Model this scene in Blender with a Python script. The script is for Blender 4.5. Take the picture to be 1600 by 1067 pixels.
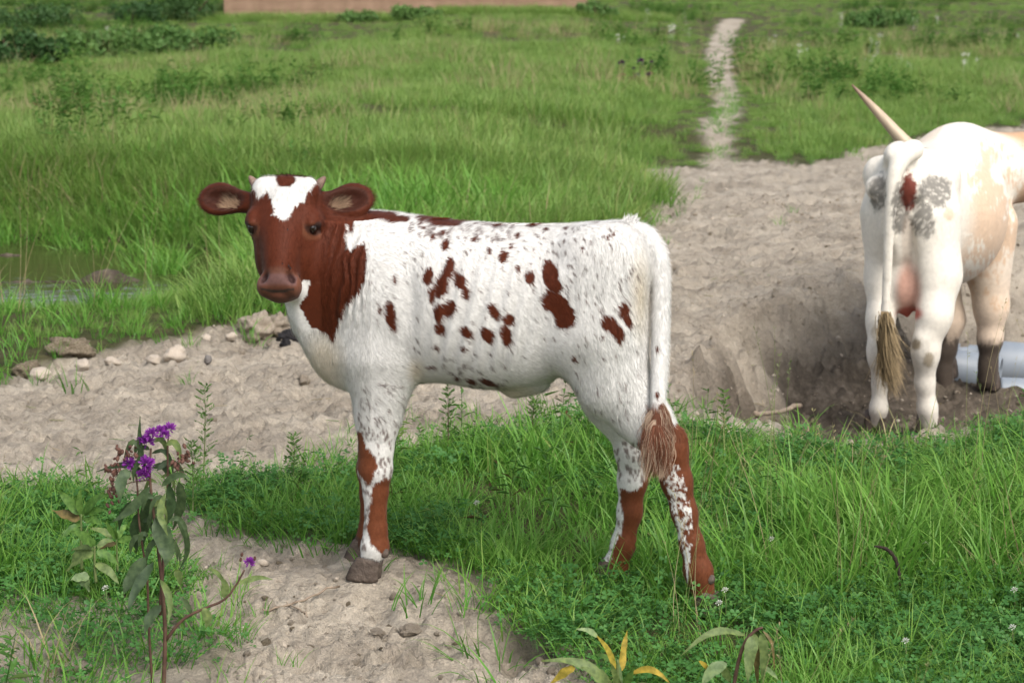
import bpy, math, random
import numpy as np
from mathutils import Vector, Matrix, Euler

for o in list(bpy.data.objects):
    bpy.data.objects.remove(o)
scene = bpy.context.scene
COL = scene.collection
rng = np.random.default_rng(7)
random.seed(7)
R = math.radians

# ------------------------------------------------------------------ camera, sky, sun, exposure
CAMZ, PITCH, FPX = 1.5, R(10.74), 3111.0
cam = bpy.data.cameras.new('camera')
cam.sensor_width = 36.0
cam.lens = 70.0
cam.clip_start = 0.1
cam.clip_end = 1500
cam.dof.use_dof = True
cam.dof.focus_distance = 4.72
cam.dof.aperture_fstop = 8.0
cam_o = bpy.data.objects.new('camera', cam)
COL.objects.link(cam_o)
cam_o.location = (0, 0, CAMZ)
cam_o.rotation_euler = (math.pi / 2 - PITCH, 0, 0)
scene.camera = cam_o

SUN_DIR = Vector((0.40, -0.66, 0.88)).normalized()      # towards the sun: over the viewer's right shoulder
world = bpy.data.worlds.new('World')
scene.world = world
world.use_nodes = True
wn = world.node_tree.nodes
wl = world.node_tree.links
wn.clear()
sky = wn.new('ShaderNodeTexSky')
sky.sky_type = 'NISHITA'
sky.sun_disc = False
sky.sun_elevation = math.asin(SUN_DIR.z)
sky.sun_rotation = math.atan2(SUN_DIR.x, SUN_DIR.y)
sky.air_density = 1.0
sky.dust_density = 3.5
sky.ozone_density = 1.0
bg = wn.new('ShaderNodeBackground')
bg.inputs['Strength'].default_value = 0.15
wo = wn.new('ShaderNodeOutputWorld')
hs = wn.new('ShaderNodeHueSaturation')            # thin bright cloud veils the blue
hs.inputs['Saturation'].default_value = 0.5
wl.new(sky.outputs[0], hs.inputs['Color'])
wl.new(hs.outputs[0], bg.inputs[0])
wl.new(bg.outputs[0], wo.inputs[0])

sun = bpy.data.lights.new('sun', 'SUN')
sun.energy = 1.6
sun.angle = R(38)
sun.color = (1.0, 0.945, 0.86)
sun_o = bpy.data.objects.new('sun', sun)
COL.objects.link(sun_o)
sun_o.rotation_euler = SUN_DIR.to_track_quat('Z', 'Y').to_euler()
sun_o.location = SUN_DIR * 30

vs = scene.view_settings
vs.view_transform = 'Standard'
vs.look = 'None'
vs.exposure = 0.65
vs.gamma = 1.0
vs.use_curve_mapping = False
scene.render.engine = 'CYCLES'
scene.cycles.max_bounces = 4
scene.cycles.diffuse_bounces = 2
scene.cycles.glossy_bounces = 2
scene.cycles.transmission_bounces = 2
scene.cycles.caustics_reflective = False
scene.cycles.caustics_refractive = False
scene.cycles.transparent_max_bounces = 8

# ------------------------------------------------------------------ helpers
FWD = np.array([0, math.cos(PITCH), -math.sin(PITCH)])
UPV = np.array([0, math.sin(PITCH), math.cos(PITCH)])
RGT = np.array([1.0, 0, 0])
EYE = np.array([0, 0, CAMZ])


def ray(px, py):
    d = FWD + RGT * ((px - 800) / FPX) - UPV * ((py - 533.5) / FPX)
    return d


def at_z(px, py, z=0.0):
    """survey a point of the photograph at height z"""
    d = ray(px, py)
    t = (z - CAMZ) / d[2]
    return EYE + d * t


def at_y(px, py, y):
    d = ray(px, py)
    return EYE + d * (y / d[1])


def project(P):
    """world points (N,3) -> photograph coordinates, used to survey coat markings"""
    Q = P - EYE
    f = Q @ FWD
    return 800 + FPX * (Q @ RGT) / f, 533.5 - FPX * (Q @ UPV) / f


def hash2(ix, iy, seed):
    n = (ix.astype(np.int64) * 374761393 + iy.astype(np.int64) * 668265263 + seed * 974634777) & 0x7fffffff
    n = ((n ^ (n >> 13)) * 1274126177) & 0x7fffffff
    return ((n ^ (n >> 16)) & 0xffff) / 65535.0


def vnoise(x, y, seed=0):
    x = np.asarray(x, float); y = np.asarray(y, float)
    ix = np.floor(x); iy = np.floor(y)
    fx = x - ix; fy = y - iy
    fx = fx * fx * (3 - 2 * fx); fy = fy * fy * (3 - 2 * fy)
    a = hash2(ix, iy, seed); b = hash2(ix + 1, iy, seed)
    c = hash2(ix, iy + 1, seed); d = hash2(ix + 1, iy + 1, seed)
    return (a + (b - a) * fx) * (1 - fy) + (c + (d - c) * fx) * fy


def fbm(x, y, oct=4, seed=0):
    s = 0; a = .5; t = 0
    for i in range(oct):
        s = s + a * vnoise(x, y, seed + i); t += a
        x = x * 2.03 + 11.7; y = y * 2.03 + 5.3; a *= .5
    return s / t - .5


def sstep(a, b, x):
    t = np.clip((x - a) / (b - a), 0, 1)
    return t * t * (3 - 2 * t)


def poly_sd(px, py, poly):
    """signed distance to a polygon, negative inside"""
    px = np.asarray(px, float); py = np.asarray(py, float)
    d = np.full(px.shape, 1e9); inside = np.zeros(px.shape, bool)
    n = len(poly)
    for i in range(n):
        x0, y0 = poly[i]; x1, y1 = poly[(i + 1) % n]
        ex, ey = x1 - x0, y1 - y0
        t = np.clip(((px - x0) * ex + (py - y0) * ey) / (ex * ex + ey * ey + 1e-12), 0, 1)
        d = np.minimum(d, np.hypot(px - x0 - t * ex, py - y0 - t * ey))
        c = ((y0 > py) != (y1 > py))
        with np.errstate(divide='ignore', invalid='ignore'):
            xx = (x1 - x0) * (py - y0) / (y1 - y0 + 1e-15) + x0
        inside ^= c & (px < xx)
    return np.where(inside, -d, d)


def polyline_d(px, py, pts):
    d = np.full(np.shape(px), 1e9)
    for (x0, y0), (x1, y1) in zip(pts[:-1], pts[1:]):
        ex, ey = x1 - x0, y1 - y0
        t = np.clip(((px - x0) * ex + (py - y0) * ey) / (ex * ex + ey * ey + 1e-12), 0, 1)
        d = np.minimum(d, np.hypot(px - x0 - t * ex, py - y0 - t * ey))
    return d


def new_mesh(name, V, F, smooth=True):
    """fast mesh from numpy verts and a quad (or tri) face array or a list of faces"""
    me = bpy.data.meshes.new(name)
    if isinstance(F, np.ndarray):
        k = F.shape[1]
        me.vertices.add(len(V)); me.loops.add(F.size); me.polygons.add(len(F))
        me.vertices.foreach_set('co', np.asarray(V, np.float32).ravel())
        me.loops.foreach_set('vertex_index', F.astype(np.int32).ravel())
        me.polygons.foreach_set('loop_start', np.arange(0, F.size, k, dtype=np.int32))
        me.polygons.foreach_set('loop_total', np.full(len(F), k, np.int32))
    else:
        me.from_pydata([tuple(map(float, v)) for v in V], [], F)
    me.update(calc_edges=True)
    if smooth:
        me.polygons.foreach_set('use_smooth', np.ones(len(me.polygons), bool))
    return me


def set_col(me, C, name='Col'):
    a = me.attributes.new(name, 'FLOAT_COLOR', 'POINT')
    if C.shape[1] == 3:
        C = np.concatenate([C, np.ones((len(C), 1))], 1)
    a.data.foreach_set('color', np.asarray(C, np.float32).ravel())


def link(name, me, mat=None, parent=None, loc=None, rot=None, **props):
    o = bpy.data.objects.new(name, me)
    COL.objects.link(o)
    if mat is not None and me is not None and len(me.materials) == 0:
        me.materials.append(mat)
    if parent is not None:
        o.parent = parent
    if loc is not None:
        o.location = loc
    if rot is not None:
        o.rotation_euler = rot
    for k, v in props.items():
        o[k] = v
    return o


def mat_new(name):
    m = bpy.data.materials.new(name)
    m.use_nodes = True
    nt = m.node_tree
    b = nt.nodes['Principled BSDF']
    return m, nt, b


def N(nt, typ, **kw):
    n = nt.nodes.new(typ)
    for k, v in kw.items():
        if k in n.inputs.keys() if hasattr(n.inputs, 'keys') else False:
            n.inputs[k].default_value = v
        else:
            setattr(n, k, v)
    return n


def ramp(nt, stops):
    n = nt.nodes.new('ShaderNodeValToRGB')
    el = n.color_ramp.elements
    while len(el) > 1:
        el.remove(el[-1])
    el[0].position = stops[0][0]; el[0].color = (*stops[0][1], 1)
    for p, c in stops[1:]:
        e = el.new(p); e.color = (*c, 1)
    return n


def mixc(nt, fac, a, b, blend='MIX'):
    n = nt.nodes.new('ShaderNodeMix')
    n.data_type = 'RGBA'; n.blend_type = blend
    for s, v in ((0, fac), (6, a), (7, b)):
        if hasattr(v, 'links') or isinstance(v, bpy.types.NodeSocket):
            nt.links.new(v, n.inputs[s])
        else:
            n.inputs[s].default_value = v if s == 0 else (*v, 1)
    return n.outputs[2]


def simple_mat(name, c1, c2, scale=20, rough=.7, bump=0.0, bscale=60, spec=.3):
    m, nt, b = mat_new(name)
    tc = nt.nodes.new('ShaderNodeTexCoord')
    nz = N(nt, 'ShaderNodeTexNoise'); nz.inputs['Scale'].default_value = scale; nz.inputs['Detail'].default_value = 6
    nt.links.new(tc.outputs['Object'], nz.inputs['Vector'])
    rp = ramp(nt, [(.3, c1), (.7, c2)])
    nt.links.new(nz.outputs[0], rp.inputs[0])
    nt.links.new(rp.outputs[0], b.inputs['Base Color'])
    b.inputs['Roughness'].default_value = rough
    b.inputs['Specular IOR Level'].default_value = spec
    if bump:
        n2 = N(nt, 'ShaderNodeTexNoise'); n2.inputs['Scale'].default_value = bscale; n2.inputs['Detail'].default_value = 8
        nt.links.new(tc.outputs['Object'], n2.inputs['Vector'])
        bp = nt.nodes.new('ShaderNodeBump'); bp.inputs['Strength'].default_value = bump; bp.inputs['Distance'].default_value = .01
        nt.links.new(n2.outputs[0], bp.inputs['Height'])
        nt.links.new(bp.outputs[0], b.inputs['Normal'])
    return m


# ------------------------------------------------------------------ terrain
def gp(px, py, z=0.0):
    p = at_z(px, py, z)
    return (p[0], p[1])

DITCH = [(0.62, 7.0), (0.86, 7.9), (1.12, 8.75), (1.5, 9.3), (2.0, 10.1), (2.6, 10.7), (3.6, 10.9), (6, 11.2), (6, 7.2), (3.2, 6.75), (2.0, 6.5), (1.2, 6.35), (0.8, 6.5)]
POND = [(-9, 9.7), (-4.2, 9.85), (-3.0, 10.0), (-2.28, 9.95), (-1.95, 10.5), (-2.05, 11.6), (-2.9, 12.2), (-4.2, 12.3), (-9, 12.6)]
WATER_Z = -0.20
# bare earth: the track from the pond side across behind the calf and up to the right
TRACK = ([(-12, 7.4), (-4.5, 7.35)] + [gp(0, 590), gp(60, 566), gp(130, 548), gp(210, 535), gp(300, 520), gp(370, 500), gp(430, 488), gp(520, 470)]
         + [gp(700, 430), gp(880, 380), gp(990, 345), gp(1018, 310), gp(985, 285), gp(935, 272), gp(1020, 264), gp(1100, 262), gp(1150, 250), gp(1250, 256), gp(1340, 238), gp(1450, 213), gp(1600, 196)]
         + [(9, 20.5), (16, 21), (16, 17.5), (8, 15), (6, 10), (6, 7.4), (3.2, 6.5), gp(1600, 665), gp(1540, 690), gp(1480, 708), gp(1330, 712), gp(1200, 700), gp(1120, 690), gp(1050, 668), gp(950, 658), gp(870, 668), gp(760, 692), gp(680, 700), gp(620, 722), gp(540, 752), gp(420, 745), gp(315, 748), gp(290, 800),
            gp(400, 830), gp(500, 846), gp(620, 862), gp(715, 890), gp(772, 925), gp(735, 962), gp(850, 992), gp(930, 1050), (0.25, 3.2), (0.2, 1.5), (-0.9, 1.5),
            gp(325, 1080), gp(335, 1000), gp(275, 940), gp(230, 880), gp(215, 800), gp(150, 775), gp(60, 768), gp(0, 775), (-3.0, 5.2), (-12, 5.0)])
SPARSE = [gp(-60, 915), gp(90, 925), gp(210, 930), gp(330, 960), gp(335, 1075), (-0.9, 1.5), (-3, 1.5), (-3, 4.5)]
BARE2 = [gp(1420, 1000), gp(1480, 990), gp(1490, 1025), gp(1440, 1035)]
TRAIL = [gp(1125, 258), gp(1118, 215), gp(1140, 180), gp(1130, 140), gp(1122, 105), gp(1130, 72), gp(1145, 50)]


def masks(x, y):
    n = fbm(x * 3.1, y * 3.1, 4, 5) * .28 + fbm(x * 11, y * 11, 3, 9) * .10
    far = np.clip(y / 12.0, .35, 2.0)
    dt = poly_sd(x, y, TRACK) + n * far
    tr = polyline_d(x, y, TRAIL) - (.05 + .0042 * y) + n * .8
    dirt = 1 - sstep(-.05, .07, np.minimum(dt, tr))
    return dirt, dt


def hgt(x, y, fine=False):
    x = np.asarray(x, float); y = np.asarray(y, float)
    z = .26 * sstep(14, 46, y) + np.clip(y - 44, 0, None) * .011
    z = z + .10 * fbm(x * .35, y * .35, 3, 21) * sstep(5, 9, y) + .02 * fbm(x * 1.1, y * 1.1, 3, 3)
    # slope from the track down to the pond and the pond basin
    z = z - .24 * (1 - sstep(.0, 1.5, poly_sd(x, y, POND))) - .22 * (1 - sstep(-.45, .03, poly_sd(x, y, POND)))
    z = z + .18 * sstep(12.2, 13.6, y) * (1 - sstep(-1.0, 1.0, x)) * (1 - sstep(16, 22, y))
    # washed-out ditch below the track, steep on its left bank
    dd = poly_sd(x, y, DITCH)
    w = .20 + .50 * sstep(1.2, 2.2, x)
    z = z - .42 * (1 - sstep(-w, .06 + .2 * w, dd + .42 * fbm(x * 2.6, y * 2.6, 4, 8)))
    z = z - .17 * sstep(1.75, 2.15, x + .25 * fbm(x * 3, y * 3, 2, 61)) * (1 - sstep(.20, .50, np.abs(y - 9.62)))
    band = (1 - sstep(.0, .18, dd)) * sstep(-.75, -.05, dd) * (x < 2.6)
    z = z + band * (.22 * fbm(x * 5, y * 5, 4, 141) + .14 * np.abs(fbm(x * 11, y * 8, 2, 142)))
    # mud bars in the pond
    pin = 1 - sstep(-.3, .05, poly_sd(x, y, POND))
    z = z + pin * (.27 * np.exp(-((y - 10.85 - .06 * x) / .09) ** 2) * sstep(-3.3, -2.8, x) + .26 * np.exp(-((y - 11.55 + .05 * x) / .08) ** 2) * sstep(-2.3, -3.0, x))
    # grassy step in the meadow
    z = z + .16 * sstep(16.3, 17.0, y + .5 * fbm(x * .8, y * .8, 2, 4)) * (1 - sstep(1.0, 2.6, np.abs(x + .1)))
    z = z + .030 * np.exp(-((x + .36) ** 2 + (y - 4.65) ** 2) / .16)
    return z


def hz(x, y):
    return float(hgt(np.array([x]), np.array([y]))[0])


def dirt_relief(x, y):
    a = fbm(x * 7, y * 7, 4, 40)
    b = np.abs(fbm(x * 16, y * 16, 3, 50))
    cl = np.clip(fbm(x * 26, y * 26, 3, 60) - .04, 0, 1)
    hoof = np.clip(.16 - fbm(x * 4.2, y * 5.2, 2, 77) - .36, -1, 0)
    pit = np.clip(fbm(x * 6.5 + 9, y * 6.5, 2, 88) - .12, 0, 1)
    cr = np.clip(.05 - np.abs(fbm(x * 12 + 3, y * 9, 3, 120)), 0, 1)
    gr = fbm(x * 48, y * 48, 2, 99)
    fx, fy = at_z(566, 898, .03)[:2]
    tread = 1 - .9 * np.exp(-((x - fx) ** 2 + (y - fy - .06) ** 2) / .03)      # trodden flat under the forefeet
    return tread * (.030 * a - .046 * b + .105 * cl + .05 * hoof - .21 * pit - .27 * cr + .022 * gr)


def build_ground():
    ys = [-12, -6, -2, 0, 1.0, 1.7]
    y = 2.2
    while y < 70:
        ys.append(y); y *= 1.0027 if 3.2 < y < 13 else 1.009
    while y < 420:
        ys.append(y); y *= 1.12
    ys = np.array(ys)
    s = np.concatenate([-np.geomspace(60, 1.06, 34), np.linspace(-1, 1, 400), np.geomspace(1.06, 60, 34)])
    S, Y = np.meshgrid(s, ys)
    half = .55 + .33 * np.clip(Y, 2.2, 200)
    X = S * half
    x = X.ravel(); yy = Y.ravel()
    dirt, dt = masks(x, yy)
    near = sstep(40, 12, yy)
    z = hgt(x, yy) + dirt_relief(x, yy) * (.35 + .65 * dirt) * near * sstep(60, 20, yy)
    z = z - .06 * np.exp(-np.clip(dt, 0, 9) ** 2 / .02) * 0
    V = np.stack([x, yy, z], 1)
    ny, nx = S.shape
    idx = np.arange(ny * nx).reshape(ny, nx)
    F = np.stack([idx[:-1, :-1], idx[:-1, 1:], idx[1:, 1:], idx[1:, :-1]], -1).reshape(-1, 4)
    me = new_mesh('ground', V, F)
    dd = poly_sd(x, yy, DITCH)
    wet = (1 - sstep(-.16, .10, dd + .55 * fbm(x * 2.3, yy * 2.3, 4, 91))) * .95 * (1 - sstep(9.1, 9.9, yy - .05 * x + .8 * fbm(x * 2, yy * 2, 3, 92)))
    pd = poly_sd(x, yy, POND)
    wet = np.maximum(wet, (1 - sstep(0, .35, pd)))
    spz = poly_sd(x, yy, SPARSE) + .5 * fbm(x * 4, yy * 4, 3, 15)
    dirt = np.maximum(dirt, .85 * (1 - sstep(-.10, .10, spz)))
    C = np.stack([dirt, wet, dirt * 0], 1)
    set_col(me, C)
    m, nt, b = mat_new('earth')
    L = nt.links
    at = nt.nodes.new('ShaderNodeAttribute'); at.attribute_name = 'Col'
    sp = nt.nodes.new('ShaderNodeSeparateColor'); L.new(at.outputs['Color'], sp.inputs[0])
    tc = nt.nodes.new('ShaderNodeTexCoord')

    def noise(sc, det=6, rough=.6, dist=0):
        n = nt.nodes.new('ShaderNodeTexNoise')
        n.inputs['Scale'].default_value = sc; n.inputs['Detail'].default_value = det
        n.inputs['Roughness'].default_value = rough; n.inputs['Distortion'].default_value = dist
        L.new(tc.outputs['Object'], n.inputs['Vector'])
        return n.outputs[0]
    r1 = ramp(nt, [(.25, (.235, .200, .158)), (.5, (.390, .340, .274)), (.78, (.525, .465, .380))])
    L.new(noise(3.0, 5, .65), r1.inputs[0])
    r2 = ramp(nt, [(.32, (.38, .36, .34)), (.44, (1, 1, 1))])
    L.new(noise(21, 5, .72, .2), r2.inputs[0])
    dirtc = mixc(nt, .62, r1.outputs[0], r2.outputs[0], 'MULTIPLY')
    r3 = ramp(nt, [(.45, (1, 1, 1)), (.72, (1.25, 1.22, 1.18))])
    L.new(noise(170, 1, .5), r3.inputs[0])
    dirtc = mixc(nt, .8, dirtc, r3.outputs[0], 'MULTIPLY')
    wetc = ramp(nt, [(.3, (.050, .040, .030)), (.55, (.13, .105, .08)), (.75, (.27, .225, .175))]); L.new(noise(9, 4, .7), wetc.inputs[0])
    soil = ramp(nt, [(.3, (.045, .055, .020)), (.7, (.11, .10, .05))]); L.new(noise(7, 3, .6), soil.inputs[0])
    c = mixc(nt, sp.outputs[0], soil.outputs[0], dirtc)
    c = mixc(nt, sp.outputs[1], c, wetc.outputs[0])
    L.new(c, b.inputs['Base Color'])
    b.inputs['Roughness'].default_value = .95
    b.inputs['Specular IOR Level'].default_value = .12
    bp = nt.nodes.new('ShaderNodeBump'); bp.inputs['Strength'].default_value = 1.0; bp.inputs['Distance'].default_value = .028
    L.new(noise(38, 5, .75, .3), bp.inputs['Height'])
    L.new(bp.outputs[0], b.inputs['Normal'])
    o = link('ground', me, m, kind='structure')
    o['label'] = 'pale trodden earth track running through green pasture'
    return o


build_ground()


def build_pond():
    pts = POND
    me = bpy.data.meshes.new('pond_water')
    V = [(x, y, WATER_Z) for x, y in [(-9, 9.2), (-1.6, 9.2), (-1.6, 12.9), (-9, 12.9)]]
    me.from_pydata(V, [], [(0, 1, 2, 3)])
    m, nt, b = mat_new('pond_water')
    b.inputs['Base Color'].default_value = (.045, .05, .018, 1)
    b.inputs['Roughness'].default_value = .06
    b.inputs['IOR'].default_value = 1.33
    tc = nt.nodes.new('ShaderNodeTexCoord')
    mp = nt.nodes.new('ShaderNodeMapping'); mp.inputs['Scale'].default_value = (1, 2.6, 1)
    nz = nt.nodes.new('ShaderNodeTexNoise'); nz.inputs['Scale'].default_value = 5
    nt.links.new(tc.outputs['Object'], mp.inputs[0]); nt.links.new(mp.outputs[0], nz.inputs['Vector'])
    bp = nt.nodes.new('ShaderNodeBump'); bp.inputs['Strength'].default_value = .12; bp.inputs['Distance'].default_value = .02
    nt.links.new(nz.outputs[0], bp.inputs['Height']); nt.links.new(bp.outputs[0], b.inputs['Normal'])
    link('pond_water', me, m, kind='structure')


build_pond()

# ------------------------------------------------------------------ implicit modelling of animals
class Body:
    """smoothly blended volumes on a grid, meshed with surface nets into one continuous skin"""
    def __init__(s, lo, hi, res):
        s.lo = np.array(lo, float); s.res = res
        s.n = np.ceil((np.array(hi) - s.lo) / res).astype(int) + 1
        s.F = np.full(s.n, .25, np.float32)
        s.ax = [s.lo[i] + np.arange(s.n[i]) * res for i in range(3)]

    def block(s, lo, hi):
        a = np.clip(np.floor((np.array(lo) - s.lo) / s.res).astype(int), 0, s.n)
        b = np.clip(np.ceil((np.array(hi) - s.lo) / s.res).astype(int) + 1, 0, s.n)
        sl = tuple(slice(a[i], b[i]) for i in range(3))
        X = s.ax[0][sl[0]][:, None, None]; Y = s.ax[1][sl[1]][None, :, None]; Z = s.ax[2][sl[2]][None, None, :]
        return sl, X, Y, Z

    def put(s, fn, lo, hi, k, cut=False):
        m = k + .03
        sl, X, Y, Z = s.block(np.array(lo) - m, np.array(hi) + m)
        if 0 in [q.stop - q.start for q in sl]:
            return
        d = np.broadcast_to(fn(X, Y, Z), s.F[sl].shape).astype(np.float32)
        a = s.F[sl]
        if cut:
            d = -d
            h = np.clip(.5 - .5 * (d - a) / k, 0, 1)
            s.F[sl] = d + (a - d) * h + k * h * (1 - h)
        else:
            h = np.clip(.5 + .5 * (d - a) / k, 0, 1)
            s.F[sl] = d + (a - d) * h - k * h * (1 - h)

    def chain(s, pts, k=.03, flat=1.0):
        """pts: (x,y,z,r); flat <1 narrows the limb sideways (y)"""
        for p, q in zip(pts[:-1], pts[1:]):
            s.cone(p, q, k, flat)

    def cone(s, p, q, k=.03, flat=1.0):
        p = np.array(p, float); q = np.array(q, float)
        r = max(p[3], q[3])
        lo = np.minimum(p[:3], q[:3]) - r; hi = np.maximum(p[:3], q[:3]) + r
        sc = np.array([1, 1 / flat, 1])
        e = (q[:3] - p[:3]) * sc; ee = max(float(e @ e), 1e-9)

        def fn(X, Y, Z):
            dx = X - p[0]; dy = (Y - p[1]) / flat; dz = Z - p[2]
            t = np.clip((dx * e[0] + dy * e[1] + dz * e[2]) / ee, 0, 1)
            return np.sqrt((dx - t * e[0]) ** 2 + (dy - t * e[1]) ** 2 + (dz - t * e[2]) ** 2) - (p[3] + (q[3] - p[3]) * t)
        s.put(fn, lo, hi, k)

    def ball(s, c, rad, k=.02, M=None, cut=False):
        """ellipsoid; M holds its axes as columns"""
        c = np.array(c, float); rad = np.array(rad, float)
        M = np.eye(3) if M is None else np.array(M, float)
        ext = np.sqrt(((M * rad) ** 2).sum(1))

        def fn(X, Y, Z):
            dx = X - c[0]; dy = Y - c[1]; dz = Z - c[2]
            g = 0; g2 = 0
            for i in range(3):
                u = (dx * M[0, i] + dy * M[1, i] + dz * M[2, i]) / rad[i]
                g = g + u * u; g2 = g2 + (u / rad[i]) ** 2
            g = np.sqrt(g); g2 = np.sqrt(g2) + 1e-6
            return g * (g - 1) / g2
        s.put(fn, c - ext, c + ext, k, cut)

    def loft(s, tab, k=.03, power=2.3, M=None, org=(0, 0, 0)):
        """tab rows: (a, centre_b, centre_c, half_b, half_c) along axis a; M columns = axes a,b,c"""
        tab = np.array(tab, float)
        # Catmull-Rom refinement of the table
        fine = []
        n = len(tab)
        for i in range(n - 1):
            p0 = tab[max(i - 1, 0)]; p1 = tab[i]; p2 = tab[i + 1]; p3 = tab[min(i + 2, n - 1)]
            for t in np.linspace(0, 1, 8, endpoint=False):
                v = .5 * ((2 * p1) + (-p0 + p2) * t + (2 * p0 - 5 * p1 + 4 * p2 - p3) * t * t + (-p0 + 3 * p1 - 3 * p2 + p3) * t ** 3)
                v[0] = p1[0] + (p2[0] - p1[0]) * t
                fine.append(v)
        fine.append(tab[-1]); T = np.array(fine)
        T[:, 3:] = np.maximum(T[:, 3:], .004)
        M = np.eye(3) if M is None else np.array(M, float)
        org = np.array(org, float)
        cs = []
        for v in T:
            for sb in (-1, 1):
                for sc in (-1, 1):
                    cs.append(org + M[:, 0] * v[0] + M[:, 1] * (v[1] + sb * v[3]) + M[:, 2] * (v[2] + sc * v[4]))
        cs = np.array(cs)

        def fn(X, Y, Z):
            dx = X - org[0]; dy = Y - org[1]; dz = Z - org[2]
            a = dx * M[0, 0] + dy * M[1, 0] + dz * M[2, 0]
            b = dx * M[0, 1] + dy * M[1, 1] + dz * M[2, 1]
            c = dx * M[0, 2] + dy * M[1, 2] + dz * M[2, 2]
            g = lambda j: np.interp(a, T[:, 0], T[:, j])
            hb = g(3); hc = g(4)
            u = np.abs(b - g(1)) / hb; w = np.abs(c - g(2)) / hc
            r = (u ** power + w ** power) ** (1 / power)
            # first-order distance
            d = (r - 1) * np.minimum(hb, hc)
            e = np.maximum(T[0, 0] - a, a - T[-1, 0])
            return np.where(e > 0, np.maximum(d, 0) + e, d)
        s.put(fn, cs.min(0), cs.max(0), k)

    def mesh(s):
        F = s.F
        n = F.shape
        ins = F < 0
        c = sum(ins[i:n[0] - 1 + i, j:n[1] - 1 + j, k:n[2] - 1 + k].astype(np.int8) for i in (0, 1) for j in (0, 1) for k in (0, 1))
        act = (c > 0) & (c < 8)
        I = np.argwhere(act)
        vid = np.full(act.shape, -1, np.int64)
        vid[act] = np.arange(len(I))
        acc = np.zeros((len(I), 3)); cnt = np.zeros(len(I))
        corner = [(i, j, k) for i in (0, 1) for j in (0, 1) for k in (0, 1)]
        val = {cc: F[I[:, 0] + cc[0], I[:, 1] + cc[1], I[:, 2] + cc[2]].astype(float) for cc in corner}
        for a in corner:
            for d in range(3):
                if a[d] == 0:
                    b = list(a); b[d] = 1; b = tuple(b)
                    va, vb = val[a], val[b]
                    m = (va < 0) != (vb < 0)
                    t = np.where(m, va / np.where(m, va - vb, 1), 0)
                    p = np.array(a, float)[None, :].repeat(len(I), 0); p[:, d] = t
                    acc[m] += p[m]; cnt[m] += 1
        V = s.lo + (I + acc / cnt[:, None]) * s.res
        faces = []
        for d in range(3):
            e1, e2 = (d + 1) % 3, (d + 2) % 3
            A = [slice(None)] * 3; B = [slice(None)] * 3
            A[d] = slice(0, -1); B[d] = slice(1, None)
            m = ins[tuple(A)] != ins[tuple(B)]
            E = np.argwhere(m)
            E = E[(E[:, e1] > 0) & (E[:, e2] > 0) & (E[:, e1] < act.shape[e1]) & (E[:, e2] < act.shape[e2])]
            flip = ins[E[:, 0], E[:, 1], E[:, 2]]

            def cell(o1, o2):
                q = E.copy(); q[:, e1] += o1; q[:, e2] += o2
                return vid[q[:, 0], q[:, 1], q[:, 2]]
            Q = np.stack([cell(-1, -1), cell(0, -1), cell(0, 0), cell(-1, 0)], 1)
            Q[~flip] = Q[~flip][:, ::-1]
            faces.append(Q)
        Q = np.concatenate(faces)
        Q = Q[(Q >= 0).all(1)]
        # two light relaxation passes
        for _ in range(2):
            S = np.zeros_like(V); K = np.zeros(len(V))
            for a, b in ((0, 1), (1, 2), (2, 3), (3, 0)):
                np.add.at(S, Q[:, a], V[Q[:, b]]); np.add.at(K, Q[:, a], 1)
            V = V * .5 + .5 * S / np.maximum(K, 1)[:, None]
        return V, Q


def vnormals(V, Q):
    fn = np.cross(V[Q[:, 2]] - V[Q[:, 0]], V[Q[:, 3]] - V[Q[:, 1]])
    n = np.zeros_like(V)
    for i in range(4):
        np.add.at(n, Q[:, i], fn)
    return n / (np.linalg.norm(n, axis=1)[:, None] + 1e-12)


def coat_mesh(name, P, Nn, D, Ln, Wd, C, lift=.35):
    """short hairs: one slim triangle each, shaded with the skin's own normal"""
    n = len(P)
    side = np.cross(D, Nn); side /= np.linalg.norm(side, axis=1)[:, None] + 1e-9
    tip = P + (D + Nn * lift) * Ln[:, None]
    base = P - Nn * .001
    V = np.empty((n, 3, 3))
    V[:, 0] = base - side * Wd[:, None]; V[:, 1] = base + side * Wd[:, None]; V[:, 2] = tip
    F = np.arange(n * 3).reshape(n, 3)
    me = new_mesh(name, V.reshape(-1, 3), F)
    set_col(me, np.repeat(C, 3, 0))
    me.normals_split_custom_set_from_vertices(np.repeat(Nn, 3, 0).astype(np.float32).tolist())
    return me


def hide_mat(name, sheen=.25, rough=.62, scale=140, amt=.10):
    m, nt, b = mat_new(name)
    at = nt.nodes.new('ShaderNodeAttribute'); at.attribute_name = 'Col'
    tc = nt.nodes.new('ShaderNodeTexCoord')
    nz = nt.nodes.new('ShaderNodeTexNoise'); nz.inputs['Scale'].default_value = scale; nz.inputs['Detail'].default_value = 4
    nt.links.new(tc.outputs['Object'], nz.inputs['Vector'])
    rp = ramp(nt, [(.3, (1 - amt,) * 3), (.7, (1 + amt,) * 3)])
    nt.links.new(nz.outputs[0], rp.inputs[0])
    c = mixc(nt, 1.0, at.outputs['Color'], rp.outputs[0], 'MULTIPLY')
    nt.links.new(c, b.inputs['Base Color'])
    b.inputs['Roughness'].default_value = rough
    b.inputs['Specular IOR Level'].default_value = .15
    b.inputs['Sheen Weight'].default_value = sheen
    b.inputs['Sheen Roughness'].default_value = .5
    return m


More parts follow.
